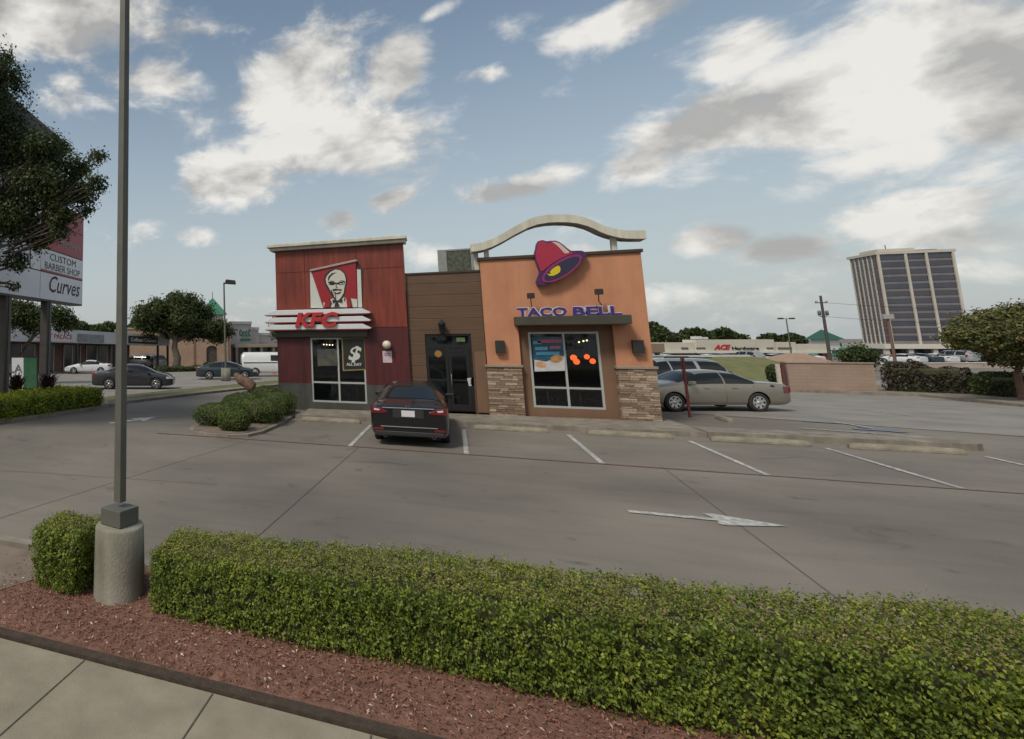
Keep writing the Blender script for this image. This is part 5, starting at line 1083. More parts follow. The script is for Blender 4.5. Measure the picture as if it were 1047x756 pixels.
# ------------------------------------------------------------------ pylon sign
PDIR = c2w(math.sin(math.radians(12.6)), math.cos(math.radians(12.6)), 0)      # runs away from the street
P0 = atD(84, 300, 27.5); PN = Vector((PDIR.y, -PDIR.x, 0))                      # face normal, towards the restaurant
def pyl(px, py, off=0.):
    r = ray(px, py); q = P0+PN*off; k = (q-CAM).dot(PN)/r.dot(PN); p = CAM+r*k; return ((p-P0).dot(PDIR), p.z)
def pyw(u, off, z): return Vector((P0.x, P0.y, 0))+PDIR*u+PN*off+Vector((0,0,z))
def ppr(name, pts, o0, o1, m, parent): return MB().prism(pts, lambda u, v, d: pyw(u, d, v), o0, o1).build(name, m, parent)
def prect(u0, u1, z0, z1): return [(u0,z0),(u1,z0),(u1,z1),(u0,z1)]
ps = thing('pylon_sign', 'tall double-post shopping centre sign with tenant panels behind the overhanging oak', 'sign')
SF = mat('sign_face_white', (.66,.68,.72), .4, c2=(.74,.76,.80), scale=.7); SR = mat('sign_face_red', (.30,.03,.045), .45, c2=(.36,.045,.06), scale=1); FRAME = mat('sign_cabinet', (.03,.028,.028), .5)
uR = 0.; uL = pyl(-90,300)[0]; uM = pyl(41.2,285)[0]
zz = lambda py: pyl(84, py)[1]
Z = dict(top=zz(221.5), a=zz(241), b=zz(266.5), c=zz(287.5), d=zz(312))
ppr('cabinet', prect(uL-.1, .06, Z['d']-.05, Z['top']+.06), -.55, -.02, FRAME, ps)
for nm, u0, u1, za, zb, m in (('tenant_panel', uM, 0, 'a', 'top', SR), ('tenant_panel', uM, 0, 'b', 'a', SR), ('tenant_panel', uM, 0, 'c', 'b', SF), ('tenant_panel', uM, 0, 'd', 'c', SF),
    ('tenant_panel', uL, uM, 'd', 'c', SF), ('tenant_panel', uL, uM, 'c', 'b', SF), ('tenant_panel', uL, uM, 'b', 'top', SF)):
    ppr(nm, prect(u0+.02, u1-.02, Z[za]+.025, Z[zb]-.025), -.02, 0, m, ps)
ppr('red_border', prect(uM+.03, -.03, Z['c']+.027, Z['c']+.10), .0, .006, SR, ps)
hp = [pyl(-90,66), pyl(-90,20), pyl(29,119), pyl(79,159), pyl(79,186)]
hp = [(uL,Z['top']+.9),(uL,zz(156)+.2),(pyl(64,160)[0],zz(158)),(pyl(64,160)[0],Z['top']+.9)]
ppr('header_panel', hp, -.45, -.05, FRAME, ps); ppr('header_neck', prect(uL, pyl(70,200)[0], Z['top']+.07, Z['top']+.9), -.4, -.1, FRAME, ps)
NAVYT = mat('ink_navy', (.03,.035,.12), .5); VIOT = mat('ink_violet', (.06,.03,.10), .5); GRYT = mat('ink_grey', (.13,.14,.14), .5); WHT = mat('ink_white', (.6,.6,.6), .5)
def ptext(s_, u, z, size, m, width=None, **k):
    o = text_obj('lettering', s_, size, m, ps, (0,0,0), depthv=.008, **k); xs = [v.co.x for v in o.data.vertices]; w = max(xs)-min(xs); f = (width/w) if width else 1
    for v in o.data.vertices: v.co = pyw(u+v.co.x*f, .01, z+v.co.z)
W1 = -uM
ptext('Curves', uM*.47, Z['d']+.36, 1.0, VIOT, W1*.74, shear=.3, offset=.004)
ptext('CUSTOM', uM*.5, (Z['b']+Z['c'])/2+.06, .42, GRYT, W1*.62); ptext('BARBER SHOP', uM*.5, Z['c']+.15, .42, GRYT, W1*.84)
ptext('ACE', uM*.76, (Z['a']+Z['b'])/2-.08, .62, WHT, W1*.30, shear=.3, offset=.02); ptext('Hardware', uM*.33, (Z['a']+Z['b'])/2-.22, .42, WHT, W1*.52, offset=.01)
ptext('CARE', uM*.4, (Z['top']+Z['a'])/2-.10, .5, WHT, W1*.5, offset=.01)
uD = pyl(20,265)[0]; ptext('Monarch', uD, zz(262)+.05, .62, NAVYT, 2.0, offset=.012); ptext('Dental', uD, Z['c']+.22, .68, NAVYT, 1.7, offset=.012)
o = ptext('CENTER', pyl(50,140)[0], zz(185)+.1, .8, WHT, 2.6)
for px in (51.5, 10):
    u = pyl(px, 330)[0]; p = pyw(u, -.28, 0); g = gz(p.x, p.y)
    ppr('post', prect(u-.2, u+.2, g-.2, Z['d']-.052), -.36, -.06, mat('post_dark_brown', (.035,.03,.028), .6, c2=(.055,.048,.045), scale=4), ps)
    ppr('post_face', prect(u+.0, u+.17, g, Z['d']-.06), -.058, -.04, mat('post_panel_grey', (.10,.095,.09), .6), ps)
# small two-tone notice board on posts
D = 25.5; t = thing('notice_board', 'white and green leasing board on two black posts beneath the pylon sign', 'sign'); a, b = atD(13,398,D), atD(38,366,D)
fr_ = lambda px, py: ((lambda p: (p.x, p.y, p.z))(atD(px, py, D)))
def quad(name, pxs, m, parent, D, th=.03):
    n = c2w(0,1,0); vs = [Vector(atD(*p, D)) for p in pxs]+[Vector(atD(*p, D))+n*th for p in pxs]; k = len(pxs)
    return MB().add(vs, [tuple(range(k)), tuple(range(k,2*k))[::-1]]+[(i,(i+1)%k,k+(i+1)%k,k+i) for i in range(k)]).build(name, m, parent)
quad('frame', [(11,364),(38.6,364.5),(39,399),(11,399)], BLACK, t, D, .06); quad('white_half', [(12,366),(24,366),(24,397),(12,397)], SF, t, D-.01); quad('green_half', [(24.1,366),(37.5,366.3),(37.7,397),(24.1,397)], mat('board_green', (.015,.09,.045), .5, c2=(.05,.16,.08), scale=2), t, D-.01)
p = atD(15.5, 381, D-.03); text_obj('lettering', 'LA', .5, GRYT, t, p, X=c2w(1,0,0), depthv=.006)
for px in (11.6, 38.2): p = atD(px, 399, D+.05); MB().box(p.x-.03,p.x+.03,p.y-.03,p.y+.03,gz(p.x,p.y)-.1,p.z+.1).build('post', BLACK, t)

# ------------------------------------------------------------------ buildings left
def brick(name, c, c2, mortar, sc=1.): 
    m = bpy.data.materials.new(name); m.use_nodes = True; nt = m.node_tree; b = nt.nodes['Principled BSDF']; tc = nt.nodes.new('ShaderNodeTexCoord'); sp = nt.nodes.new('ShaderNodeSeparateXYZ'); cb = nt.nodes.new('ShaderNodeCombineXYZ')
    ad = nt.nodes.new('ShaderNodeMath'); L = nt.links.new; L(tc.outputs['Object'], sp.inputs[0]); L(sp.outputs[0], ad.inputs[0]); L(sp.outputs[1], ad.inputs[1]); L(ad.outputs[0], cb.inputs[0]); L(sp.outputs[2], cb.inputs[1])
    bt = nt.nodes.new('ShaderNodeTexBrick'); bt.inputs['Color1'].default_value = (*c,1); bt.inputs['Color2'].default_value = (*c2,1); bt.inputs['Mortar'].default_value = (*mortar,1); bt.inputs['Scale'].default_value = 1; bt.inputs['Brick Width'].default_value = .3*sc; bt.inputs['Row Height'].default_value = .1*sc; bt.inputs['Mortar Size'].default_value = .008*sc
    L(cb.outputs[0], bt.inputs['Vector']); n = nt.nodes.new('ShaderNodeTexNoise'); n.inputs['Scale'].default_value = .9; n.inputs['Detail'].default_value = 6; L(tc.outputs['Object'], n.inputs['Vector']); rr = nt.nodes.new('ShaderNodeMapRange'); rr.inputs[3].default_value = .75; rr.inputs[4].default_value = 1.2; L(n.outputs[0], rr.inputs[0])
    mx = nt.nodes.new('ShaderNodeMix'); mx.data_type = 'RGBA'; mx.blend_type = 'MULTIPLY'; mx.inputs[0].default_value = 1; L(bt.outputs[0], mx.inputs[6]); L(rr.outputs[0], mx.inputs[7]); L(mx.outputs[2], b.inputs['Base Color']); b.inputs['Roughness'].default_value = .9; return m
BRK = brick('tan_brick', (.30,.19,.13), (.36,.24,.17), (.30,.24,.2)); BRKR = brick('red_brown_brick', (.16,.085,.06), (.2,.11,.08), (.18,.14,.12))
FASC = mat('fascia_pale_metal', (.44,.45,.47), .6, c2=(.50,.51,.53), scale=.6, detail=6); DGL = mat('shop_glass_dark', (.02,.024,.026), .12, c2=(.05,.055,.055), scale=.5, spec=.8); SOFF = mat('canopy_soffit', (.10,.085,.07), .9)
A_, B_ = atD(28,340,57), atD(173.5,348,77); dv = Vector((B_.x-A_.x, B_.y-A_.y, 0)); LL = dv.length; dv.normalize(); nv = Vector((dv.y,-dv.x,0)); EXT = 16.
st = thing('strip_mall', 'low brick strip of shops under a pale sloping canopy fascia', 'building')
zt0, zb0 = atD(28,334.5,57).z, atD(28,349.5,57).z; zt1, zb1 = atD(173.5,343.8,77).z, atD(173.5,353.7,77).z
def sml(u, off, w): # u metres along from A_, off outward, w: 0 = fascia bottom, 1 = fascia top
    q = u/LL; zb_, zt_ = zb0+(zb1-zb0)*q, zt0+(zt1-zt0)*q; return Vector((A_.x,A_.y,0))+dv*u+nv*off+Vector((0,0,zb_+(zt_-zb_)*w))
def smbox(name, u0, u1, o0, o1, w0, w1, m, parent=st, ground=False):
    vs = []
    for u in (u0, u1):
        for o_, w in ((o0,w0),(o1,w0),(o1,w1),(o0,w1)):
            p = sml(u, o_, w)
            if ground and w == w0: p.z = gz(p.x, p.y)-.1
            vs.append(p)
    return MB().add(vs, [(0,1,2,3),(4,7,6,5),(0,4,5,1),(1,5,6,2),(2,6,7,3),(3,7,4,0)]).build(name, m, parent)
smbox('fascia', -EXT, LL, -.35, 0, 0, 1, FASC); smbox('canopy_soffit', -EXT, LL, -3.0, -.351, .0, .08, SOFF); smbox('wall', -EXT, LL-4.6, -12, -3.0, 0, .8, BRKR, ground=True); smbox('roof', -EXT, LL-4.6, -12, -.36, .82, .86, mat('roof_grey', (.3,.3,.3), .9))
u = -EXT+1; k = 0
while u < LL-6:
    w = (2.6, 3.6, 2.0)[k % 3]; f = smbox('shopfront', u, u+w, -2.99, -2.9, 0, -.12, DGL, ground=True); 
    for q in range(3): uu = u+w*q/2; smbox('mullion', uu-.05, uu+.05, -2.9, -2.86, 0, -.12, ALU, parent=f, ground=True)
    u += w+(1.0, .7, 1.5)[k % 3]; k += 1
for px, D in ((160.5,75.2),(173,76.8),(118,68),(78,63)):
    p = atD(px, 360, D); uu = (Vector((p.x,p.y,0))-Vector((A_.x,A_.y,0))).dot(dv); smbox('canopy_post', uu-.11, uu+.11, -.3, -.08, 0, -.002, mat('post_brown', (.05,.035,.03), .6), ground=True)
def smsign(name, label, px0, px1, w0, w1, m, txt=None, tm=None, rnd=False):
    def uof(px):
        r = ray(px, 345); k = (sml(0,.05,0)-CAM).dot(nv)/r.dot(nv); p = CAM+r*k; return (p-sml(0,0,0)).dot(dv)
    u0, u1 = uof(px0), uof(px1); t = thing(name, label, 'sign'); smbox('panel', u0, u1, .002, .12, w0, w1, m, parent=t)
    if txt:
        o = text_obj('lettering', txt, 1., tm, t, (0,0,0), depthv=.01, offset=.02); xs = [v.co.x for v in o.data.vertices]; zs = [v.co.z for v in o.data.vertices]; W = max(xs)-min(xs); Hh = max(zs)-min(zs); 
        for v in o.data.vertices:
            a = (v.co.x-min(xs))/W; b = (v.co.z-min(zs))/Hh; q = sml(u0+(u1-u0)*(.06+.88*a), .125-v.co.y, w0+(w1-w0)*(.24+.52*b)); v.co = q
    return t
smsign('shop_sign', 'white sign reading DONUT PALACE in red on the strip shop fascia', 29, 76, .08, .82, mat('sign_board_white', (.5,.5,.52), .5), 'DONUT PALACE', mat('donut_red', (.32,.03,.05), .5))
smsign('shop_sign', 'blank grey oval-ended sign in the middle of the strip shop fascia', 79.5, 106, .10, .72, mat('sign_board_grey', (.16,.17,.18), .6, c2=(.27,.28,.29), scale=1.5))
smsign('shop_sign', 'black sign with white lettering near the right end of the strip shop fascia', 131.5, 161, .12, .80, mat('sign_board_black', (.015,.02,.02), .6), 'Coffman Cleaners', mat('sign_text_pale', (.45,.47,.46), .5))
for px in (122.5,): 
    p = atD(px, 338.5, 74); t = thing('rooftop_unit', 'small grey air conditioner on the strip shop roof', 'air conditioner', (p.x,p.y,p.z-1)); MB().box(-.5,.5,-.5,.5,0,1.15).build('cabinet', GALV, t, .03); MB().box(-.4,.4,-.52,-.501,.2,.9).build('grille', BLACK, t)

class Fr:                                               # a frame square to a heading, measured from photo points at one depth
    def __init__(s, px, D, hdg=0.): s.D = D; p = atD(px, 350, D); s.o = Vector((p.x, p.y, gz(p.x,p.y))); s.a = YAW+math.radians(hdg); s.X = Vector((math.cos(s.a), math.sin(s.a), 0)); s.Y = Vector((-s.X.y, s.X.x, 0))
    def f(s, px, py):                                   # (x, z) on the face plane
        r = ray(px, py); k = (s.o-CAM).dot(s.Y)/r.dot(s.Y); p = CAM+r*k; return ((p-s.o).dot(s.X), p.z-s.o.z)
def box_px(fr, name, x0, x1, y0, y1, d0, d1, m, parent, ground=False):
    a, za = fr.f(x0, y1); b, zb = fr.f(x1, y0)
    return MB().box(a, b, d0, d1, -.3 if ground else za, zb).build(name, m, parent)
# brick building with the green spire
fr = Fr(180, 90, 4); t = thing('brick_building', 'tan brick building with arched door and green pyramid spire', 'building', fr.o, fr.a)
ax0 = fr.f(211,360)[0]; ax1 = fr.f(222,360)[0]; az = fr.f(216,357.5)[1]; wx0 = fr.f(126,360)[0]; wx1 = fr.f(236,360)[0]; wz = fr.f(180,336.5)[1]; cx_ = (ax0+ax1)/2; rr_ = (ax1-ax0)/2
pts = [(wx0,-.3),(ax0,-.3),(ax0,az)]+[(cx_-rr_*math.cos(a), az+rr_*.7*math.sin(a)) for a in np.linspace(0.2,2.94,9)]+[(ax1,az),(ax1,-.3),(wx1,-.3),(wx1,wz),(wx0,wz)]
MB().prism(pts, lambda u, v, d: (u, d, v), 0, .5).build('front_wall', BRK, t); MB().box(wx0, wx1, .5, 16, -.3, wz-.1).build('building_block', BRK, t)
MB().box(ax0, ax1, .3, .42, -.2, az+rr_*.65).build('door', mat('arched_door', (.05,.035,.03), .5, c2=(.08,.06,.05), scale=2), t)
MB().box(wx0-.1, wx1+.1, -.12, .3, wz, wz+.22).build('coping', mat('pale_stone', (.36,.32,.27), .8), t)
for px in (199, 238-4): x = fr.f(px,360)[0]; MB().box(x-.12, x+.12, -.08, 0-.002, -.2, wz).build('downpipe', BRKR, t)
GRN = mat('green_metal_roof', (.03,.14,.085), .5, c2=(.04,.18,.11), scale=2, stretch=(8,8,.5))
x0, ze = fr.f(206,321.5); x1, _ = fr.f(233.5,321.5); xm, za = fr.f(218.8,303); ym = 3; hw = (x1-x0)/2; xm = (x0+x1)/2
MB().add([(x0,ym-hw,ze),(x1,ym-hw,ze),(x1,ym+hw,ze),(x0,ym+hw,ze),(xm,ym,za)], [(0,1,4),(1,2,4),(2,3,4),(3,0,4),(0,3,2,1)]).build('spire_roof', GRN, t)
MB().box(xm-hw*.72, xm+hw*.72, ym-hw*.72, ym+hw*.72, wz-.1, ze-.01).build('spire_base', mat('pale_render', (.42,.43,.43), .8), t); MB().tube([(xm,ym,za-.1),(xm,ym,za+.9)], .05, 6).build('finial', DARKM, t)
# arcade shops right of it
fr = Fr(236, 96, 24); t = thing('shop_building', 'grey stepped-parapet shops with an arcade and green sign, left of the red tower', 'building', fr.o, fr.a)
LIL = mat('grey_lilac_render', (.30,.29,.31), .85, c2=(.35,.34,.36), scale=.5)
for nm, x0, x1, y0, dd in (('parapet_block',235,257.3,329.3,0),('parapet_block',257.4,266,335.2,.4),('parapet_block',266.1,300,341,.8)):
    a, z0 = fr.f(x0, 354); b, _ = fr.f(x1, 354); _, z1 = fr.f((x0+x1)/2, y0); MB().box(a, b, dd, 14, z0, z1).build(nm, LIL, t); MB().box(a-.05, b+.05, dd-.15, dd-.002, z1-.35, z1+.08).build('cornice', mat('cornice_grey', (.38,.37,.36), .8), t)
a, z0 = fr.f(233,354.5); b, z1 = fr.f(305,351.5); z0, z1 = fr.f(260,355)[1], fr.f(260,352)[1]; MB().box(a, b, -2.4, .35, z0, z1).build('arcade_roof', mat('arcade_tan', (.30,.24,.17), .8, c2=(.36,.30,.22), scale=1), t)
MB().box(a, b, .36, 14, -.3, z0-.01).build('rear_wall', DGL, t)
x = a+.4; k = 0
while x < b: MB().box(x-.22, x+.22, -2.3, -1.9, -.3, z0-.005).build('arcade_column', mat('arcade_column', (.22,.18,.15), .8), t); x += 2.3; k += 1
s = thing('shop_sign', 'green shop sign of curly lettering on the grey stepped parapet', 'sign'); s.location = fr.o; s.rotation_euler = (0,0,fr.a); GS_ = mat('sign_green', (.02,.11,.07), .5)
for x0, x1, y0, y1 in ((244.5,247,337,344),(247.6,250,338.5,344.5),(250.6,253,338,344.5),(253.6,256,336.5,344.5)):
    a, za = fr.f(x0, y1); b, zb = fr.f(x1, y0); rr = (b-a)/2
    MB().prism([((a+b)/2+rr*q*math.cos(v)*(1 if q == 1 else .45), (za+zb)/2+(zb-za)/2*q*math.sin(v)*(1 if q == 1 else .75)) for q, rng in ((1, np.linspace(.6,5.7,14)),) for v in rng]+[((a+b)/2+rr*.45*math.cos(v), (za+zb)/2+(zb-za)/2*.6*math.sin(v)) for v in np.linspace(5.7,.6,14)], lambda u, v, d: (u, d, v), -.14, -.02).build('lettering', GS_, s)
box_px(fr, 'lower_panel', 245.5, 256, 346.2, 349, -.12, -.02, GS_, s)

# ------------------------------------------------------------------ buildings right
fr = Fr(750, 110); t = thing('shopping_strip', 'long low cream hardware store strip beyond the grass bank', 'building', fr.o, fr.a)
CRM = mat('cream_fascia', (.48,.45,.38), .8, c2=(.55,.52,.44), scale=.3)
for x0, x1, y0, dd in ((676,712.9,350.4,.3),(713,791,347.2,0),(791.1,815,350,.3),(815.1,851,352,.5)):
    box_px(fr, 'fascia', x0, x1, y0, 360.6, dd, 3+dd, CRM, t); box_px(fr, 'fascia_band', x0, x1, 359.2, 361.4, dd-.4, dd-.003, mat('white_band', (.6,.58,.52), .7), t)
x0, z = fr.f(676,361.5); x1, _ = fr.f(851,361.5); MB().box(x0, x1, 4, 16, -.3, z).build('shopfront_wall', DGL, t)
for px in (697,722,746,771,797,824,847): x = fr.f(px,362)[0]; MB().box(x-.45, x+.45, .6, 1.4, -.3, z-.003).build('brick_column', mat('rust_brick', (.22,.075,.05), .9), t)
for px in range(690, 848, 12): x = fr.f(px,362)[0]; MB().box(x-.1, x+.1, 3.85, 3.998, -.2, z).build('mullion', ALU, t)
s = thing('store_sign', 'big red slanted ACE letters on the cream store fascia', 'sign')
def frtext(parent, fr, txt, x0, x1, y0, y1, m, off=-.05, **k):
    o = text_obj('lettering', txt, 1., m, parent, (0,0,0), depthv=.06, **k); vs = o.data.vertices; xs = [v.co.x for v in vs]; zs = [v.co.z for v in vs]; a, za = fr.f(x0, y1); b, zb = fr.f(x1, y0)
    for v in vs:
        u = a+(b-a)*(v.co.x-min(xs))/(max(xs)-min(xs)); z = za+(zb-za)*(v.co.z-min(zs))/(max(zs)-min(zs)); v.co = fr.o+fr.X*u+fr.Y*(off+v.co.y)+Vector((0,0,z))
frtext(s, fr, 'ACE', 730, 746.5, 352.4, 358, mat('ace_red', (.45,.01,.02), .45), shear=.35, offset=.05)
s = thing('store_sign', 'dark Hardware lettering right of the red ACE letters', 'sign'); frtext(s, fr, 'Hardware', 748.5, 775.5, 354.6, 358, INK, offset=.03)
for x0, x1, lab in ((698,706,'small dark sign left of the red letters, nearer the orange tower'),(712,722,'small dark sign just left of the red ACE letters'),(784,792,'small dark sign right of the Hardware lettering'),(797,813,'wider dark sign at the right of the cream fascia')):
    s = thing('store_sign', lab, 'sign', fr.o, fr.a, 'small tenant signs on the cream fascia')
    n = int((x1-x0)/2.4)
    for i in range(n): box_px(fr, 'letter_block', x0+i*2.4, x0+i*2.4+1.7, 355.4, 357.2, .18 if x0 > 790 or x0 < 712 else -.06, .297 if x0 > 790 or x0 < 712 else -.004, mat('dull_letters', (.10,.09,.09), .6), s)
for px in (736,): x, z = fr.f(px,347); MB().box(x-1, x+.2, 4, 5.2, z, z+.55).box(x+.5, x+1.4, 4, 5.2, z, z+.4).build('roof_unit', WHITEP, t)
fr = Fr(668, 96); t = thing('tan_building', 'low tan-fronted building just right of the orange tower', 'building', fr.o, fr.a)
box_px(fr, 'fascia', 640, 679, 351.5, 360.5, 0, 8, mat('tan_fascia', (.20,.14,.10), .85, c2=(.25,.18,.13), scale=.4), t); x0, z = fr.f(640,360.6); x1, _ = fr.f(678,360.6); MB().box(x0, x1, 1.5, 8, -.3, z).build('shopfront', DGL, t)
for px in (668, 677): x = fr.f(px,362)[0]; MB().box(x-.25, x+.25, .1, .6, -.3, z-.002).build('column', mat('pale_column', (.4,.38,.34), .8), t)
# office tower
c0 = atD(902.5, 300, 200); e1 = Vector((math.cos(math.radians(3)), math.sin(math.radians(3)), 0))
t = thing('office_tower', 'tall dark glass office tower with pale vertical fins standing on a podium', 'building', (c0.x,c0.y,gz(c0.x,c0.y)), math.radians(3)); ft = Vector((c0.x,c0.y,gz(c0.x,c0.y)))
topz = atD(902,258,200).z-ft.z; potz = atD(902,352,200).z-ft.z; WD, DP = 19.1, 13.7
PALEC = mat('pale_concrete_fin', (.42,.39,.34), .8, c2=(.48,.45,.40), scale=.3); OGL = mat('office_glass', (.03,.035,.05), .12, c2=(.05,.055,.075), scale=.15, spec=.9); SPN = mat('office_spandrel', (.15,.125,.13), .6, c2=(.20,.165,.17), scale=.3); BRN = mat('bronze_glass', (.06,.035,.03), .2, c2=(.09,.055,.05), scale=.2)
MB().box(.25, WD-.25, .25, DP-.25, potz, topz-.4).build('core', SPN, t)
fl = 12; z0 = potz+.3; fh = (topz-1.1-z0)/fl; bays = [(.6,6.9),(7.5,12.0),(12.6,18.5)]
for a, b in bays:
    for i in range(fl): MB().box(a, b, .12, .249, z0+i*fh+fh*.34, z0+(i+1)*fh).build('window_band', OGL, t)
for i in range(6):
    y0, y1 = .6+i*(DP-1.2)/6+.25, .6+(i+1)*(DP-1.2)/6-.25; w = MB()
    for j in range(fl): w.box(.12, .249, y0, y1, z0+j*fh+fh*.18, z0+(j+1)*fh)
    w.build('window_column', OGL if i % 2 else BRN, t)
for a, b in ((0,.6),(6.9,7.5),(12.0,12.6),(18.5,WD)): MB().box(a, b, -.35, .2, potz, topz-.3).build('fin', PALEC, t)
for i in range(1, 7): y = .6+i*(DP-1.2)/6; MB().box(-.02, .2, y-.24, y+.24, potz, topz-.3).build('fin', PALEC, t)
MB().box(-.4, WD+.4, -.4, DP+.4, topz-.9, topz).build('parapet', PALEC, t); MB().box(2, WD-7.5, 3, DP-2, topz+.002, topz+1.3).build('penthouse', PALEC, t); MB().box(WD-7.4, WD-2, 3, DP-3, topz+.002, topz+.6).build('roof_plant', SPN, t); MB().tube([(6,6,topz+1.3),(6,6,topz+3)], .12, 5).build('mast', DARKM, t)
MB().box(-4.5, WD+7, -5, DP+2, potz-1.5, potz).build('podium_roof', mat('podium_white', (.52,.50,.45), .8), t); MB().box(-2, WD+5, -1, DP, -.3, potz-1.502).build('podium_glass', mat('podium_dark_glass', (.02,.035,.032), .15, c2=(.045,.06,.055), scale=.2), t)
for x in (-3.6, 2.2, 8, 14.5, 20, 23.5): MB().box(x-.55, x+.55, -4.4, -3.3, -.3, potz-1.502).build('podium_column', PALEC, t)
# cupola roof building
fr = Fr(855, 130); t = thing('cupola_building', 'small white cupola with green pyramid roof above a teal roof', 'building', fr.o, fr.a)
x0, z0 = fr.f(843.5,347.3); x1, _ = fr.f(864.5,347.3); _, z1 = fr.f(852,336.8); xm = (x0+x1)/2-.3; h_ = (x1-x0)/2
MB().add([(x0,0,z0),(x1,0,z0),(x1,2*h_,z0),(x0,2*h_,z0),(xm,h_,z1)], [(0,1,4),(1,2,4),(2,3,4),(3,0,4),(0,3,2,1)]).build('cupola_roof', mat('dark_green_roof', (.02,.085,.06), .6), t)
x0, za = fr.f(848.5,353.5); x1, zb = fr.f(862,347.5); MB().box(x0, x1, .8, 2*h_-.8, za-1, z0-.01).build('cupola', WHITEP, t)
x0, za = fr.f(846,363); x1, zb = fr.f(888,353.5); MB().add([(x0,0,za),(x1,0,za),(x1,6,zb),(x0+.6,6,zb),(x0,12,za),(x1,12,za)], [(0,1,2,3),(3,2,5,4),(0,3,4),(1,5,2)]).build('teal_roof', mat('teal_roof', (.03,.17,.13), .5, c2=(.04,.2,.16), scale=1), t); MB().box(x0+.3, x1-.3, .4, 11.6, -.3, za-.01).build('wall', CRM, t)
# hip-roofed hut and screen wall
PNK_ = brick('pinkish_block_wall', (.31,.225,.175), (.34,.25,.195), (.28,.205,.165), 1.6)
wa, wb = G(808.5,401), G(898,402.5); d_ = (wb-wa); ang = math.atan2(d_.y, d_.x); L_ = Vector((d_.x,d_.y)).length; hz_ = atD(850,371.5,depth((wa.x+wb.x)/2,(wa.y+wb.y)/2)).z-(wa.z+wb.z)/2
t = thing('screen_wall', 'pinkish block enclosure wall right of the grass bank', 'wall', wa, ang); 
MB().box(0, L_, 0, .2, -.3, hz_).build('front_wall', PNK_, t); MB().box(L_-.2, L_, .202, 3.2, -.3, hz_).build('side_wall', PNK_, t); MB().box(-.04, L_+.04, -.04, .24, hz_+.002, hz_+.06).build('coping', mat('pink_coping', (.33,.24,.2), .85), t)
t = thing('gate', 'dark red gate post with pale panel at the left end of the pinkish wall', 'gate', wa, ang); MB().tube([(-.22,-.12,-.2),(-.22,-.12,hz_+.02)], .075, 10).build('post', mat('oxide_post', (.09,.03,.03), .6), t); MB().box(-.46,-.32,-.1,.04,-.1,hz_-.05).build('panel_edge', mat('pale_panel', (.5,.44,.38), .7), t)
fr = Fr(834, 52); t = thing('hip_roof_hut', 'low tan hip roof showing above the pinkish wall', 'building', fr.o, fr.a)
x0, z0 = fr.f(812,370.5); x1, _ = fr.f(854,370.5); a, z1 = fr.f(829,362); b, _ = fr.f(846,362)
MB().add([(x0,0,z0),(x1,0,z0),(x1,4,z0),(x0,4,z0),(a,2,z1),(b,2,z1)], [(0,1,5,4),(1,2,5),(2,3,4,5),(3,0,4),(0,3,2,1)]).build('roof', mat('tan_shingle', (.26,.17,.12), .9, c2=(.32,.22,.16), scale=3), t); MB().box(x0+.2, x1-.2, .2, 3.8, -.3, z0-.01).build('wall', CRM, t)
fr = Fr(960, 62); t = thing('low_wall', 'long pale low wall behind the purple hedge and rust-tinted tree', 'wall', fr.o, fr.a); x0, z0 = fr.f(903,372.0); x1, _ = fr.f(1150,374); MB().box(x0, x1, 0, .3, -.3, z0).build('wall', mat('pale_pink_wall', (.38,.30,.25), .85, c2=(.46,.39,.33), scale=.6), t); MB().box(x0, x1, -.04, .34, z0+.002, z0+.08).build('coping', WHITEP, t)
# poles
WOOD = mat('pole_wood', (.045,.045,.045), .9, c2=(.08,.07,.06), scale=6); g = atD(849.5,372,95)
t = thing('utility_pole', 'dark utility pole with transformers left of the office tower', 'utility pole', (g.x,g.y,gz(g.x,g.y))); zt_ = atD(842,302.5,95).z-gz(g.x,g.y); ex = c2w(1,0,0)
MB().tube([(0,0,-.2),(0,0,zt_)], [.24,.15], 10).build('pole', WOOD, t)
def pz(py): return atD(845,py,95).z-gz(g.x,g.y)
for py, w in ((309.8,.95),(324,.5)): z = pz(py); MB().add([tuple(ex*a+Vector((0,0,z+b)))for a,b in ((-w,-.05),(w,-.05),(w,.08),(-w,.08))]+[tuple(ex*a+c2w(0,.15,0)+Vector((0,0,z+b)))for a,b in ((-w,-.05),(w,-.05),(w,.08),(-w,.08))],[(0,1,2,3),(4,7,6,5),(0,4,5,1),(3,2,6,7),(0,3,7,4),(1,5,6,2)]).build('crossarm', WOOD, t)
for sx in (-.62,.62): z = pz(321); c = ex*sx; MB().lathe([(0,z-.3),(.2,z-.28),(.22,z+.35),(.15,z+.5),(0,z+.52)], 12, M=Matrix.Translation(c)).build('transformer', mat('transformer_grey', (.12,.13,.14), .5), t)
for sx in (-.95,-.7,.7,.95): z = pz(309.5); MB().lathe([(0,z),(.06,z+.05),(.05,z+.3),(0,z+.32)], 8, M=Matrix.Translation(ex*sx)).build('insulator', GALV, t)
g2 = atD(917,380,60); zt2 = atD(910.5,322,60).z-gz(g2.x,g2.y)
t = thing('lamp_pole', 'brown pole with a boxy grey head in front of the office tower', 'lamp pole', (g2.x,g2.y,gz(g2.x,g2.y))); MB().tube([(0,0,-.2),(0,0,zt2)], [.14,.10], 8).build('pole', mat('brown_pole', (.14,.08,.06), .7), t)
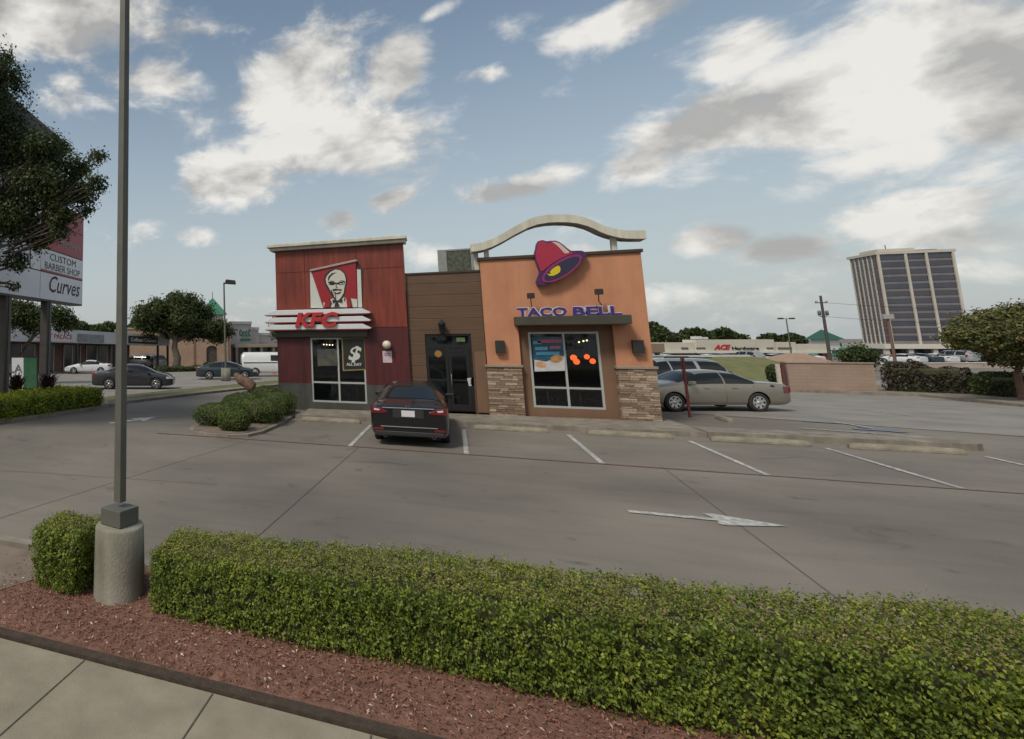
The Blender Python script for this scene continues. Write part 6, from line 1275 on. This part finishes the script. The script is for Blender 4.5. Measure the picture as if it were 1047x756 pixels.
MB().box(-.38,.38,-.25,.25,zt2-.45,zt2+.05).build('lamp_head', mat('lamp_grey', (.3,.3,.3), .5), t, .04)
g3 = atD(810.5,372,88); zt3 = atD(805,326,88).z-gz(g3.x,g3.y)
t = thing('double_lamp', 'slender double-headed parking lamp before the hardware store', 'street lamp', (g3.x,g3.y,gz(g3.x,g3.y))); MB().tube([(0,0,0),(0,0,zt3)], [.11,.07], 8).build('pole', POLEM, t)
MB().tube([tuple(ex*-.8+Vector((0,0,zt3))), tuple(ex*.8+Vector((0,0,zt3)))], .04, 6).build('arm', POLEM, t)
for sx in (-.85,.85): c = ex*sx; MB().lathe([(0,-.1),(.36,-.08),(.36,.08),(.2,.14),(0,.14)], 10, M=Matrix.Translation(c+Vector((0,0,zt3)))).build('lamp_head', DARKM, t)
for py, dz in ((309.8,.3),(324,.1)):
    a = atD(845,py,95); b = a+c2w(60,-6,0)+Vector((0,0,-1)); pts = [a.lerp(b,k/12)+Vector((0,0,-1.2*4*(k/12)*(1-k/12))) for k in range(13)]
    w = thing('power_line', 'thin black power cable running right from the utility pole, %s one' % ('upper' if dz > .2 else 'lower'), 'cable'); MB().tube(pts, .022, 4).build('cable', BLACK, w)
p = G(737,383); p = atD(736,384,41); t = thing('marker_post', 'short white marker on the grass bank', 'marker', (p.x,p.y,p.z-.3)); MB().box(-.16,.16,-.1,.1,-.2,.75).build('post', WHITEP, t, .02); MB().box(-.13,.13,-.104,-.1005,.3,.55).build('panel', GALV, t)

# unseen tree row added across the street, darkening what the windows and cars mirror
rg = np.random.default_rng(5); C = []; T = []
for i in range(26):
    x = -75+i*6.2+rg.uniform(-2,2); R_ = rg.uniform(3,5); d = rg.normal(0,1,(500,3)); d /= np.linalg.norm(d,axis=1)[:,None]; C.append(np.array([x,-52+rg.uniform(-4,4),R_*.9+rg.uniform(0,2)])+d*R_*rg.uniform(.6,1.08,(500,1))); T.append(rg.beta(2,2.5,500))
C = np.concatenate(C); tagp(leaves('reflection_trees', C, np.tile([0,0,1.],(len(C),1)), np.full(len(C),.75), np.concatenate(T), OAK, jit=1.5), kind='stuff')
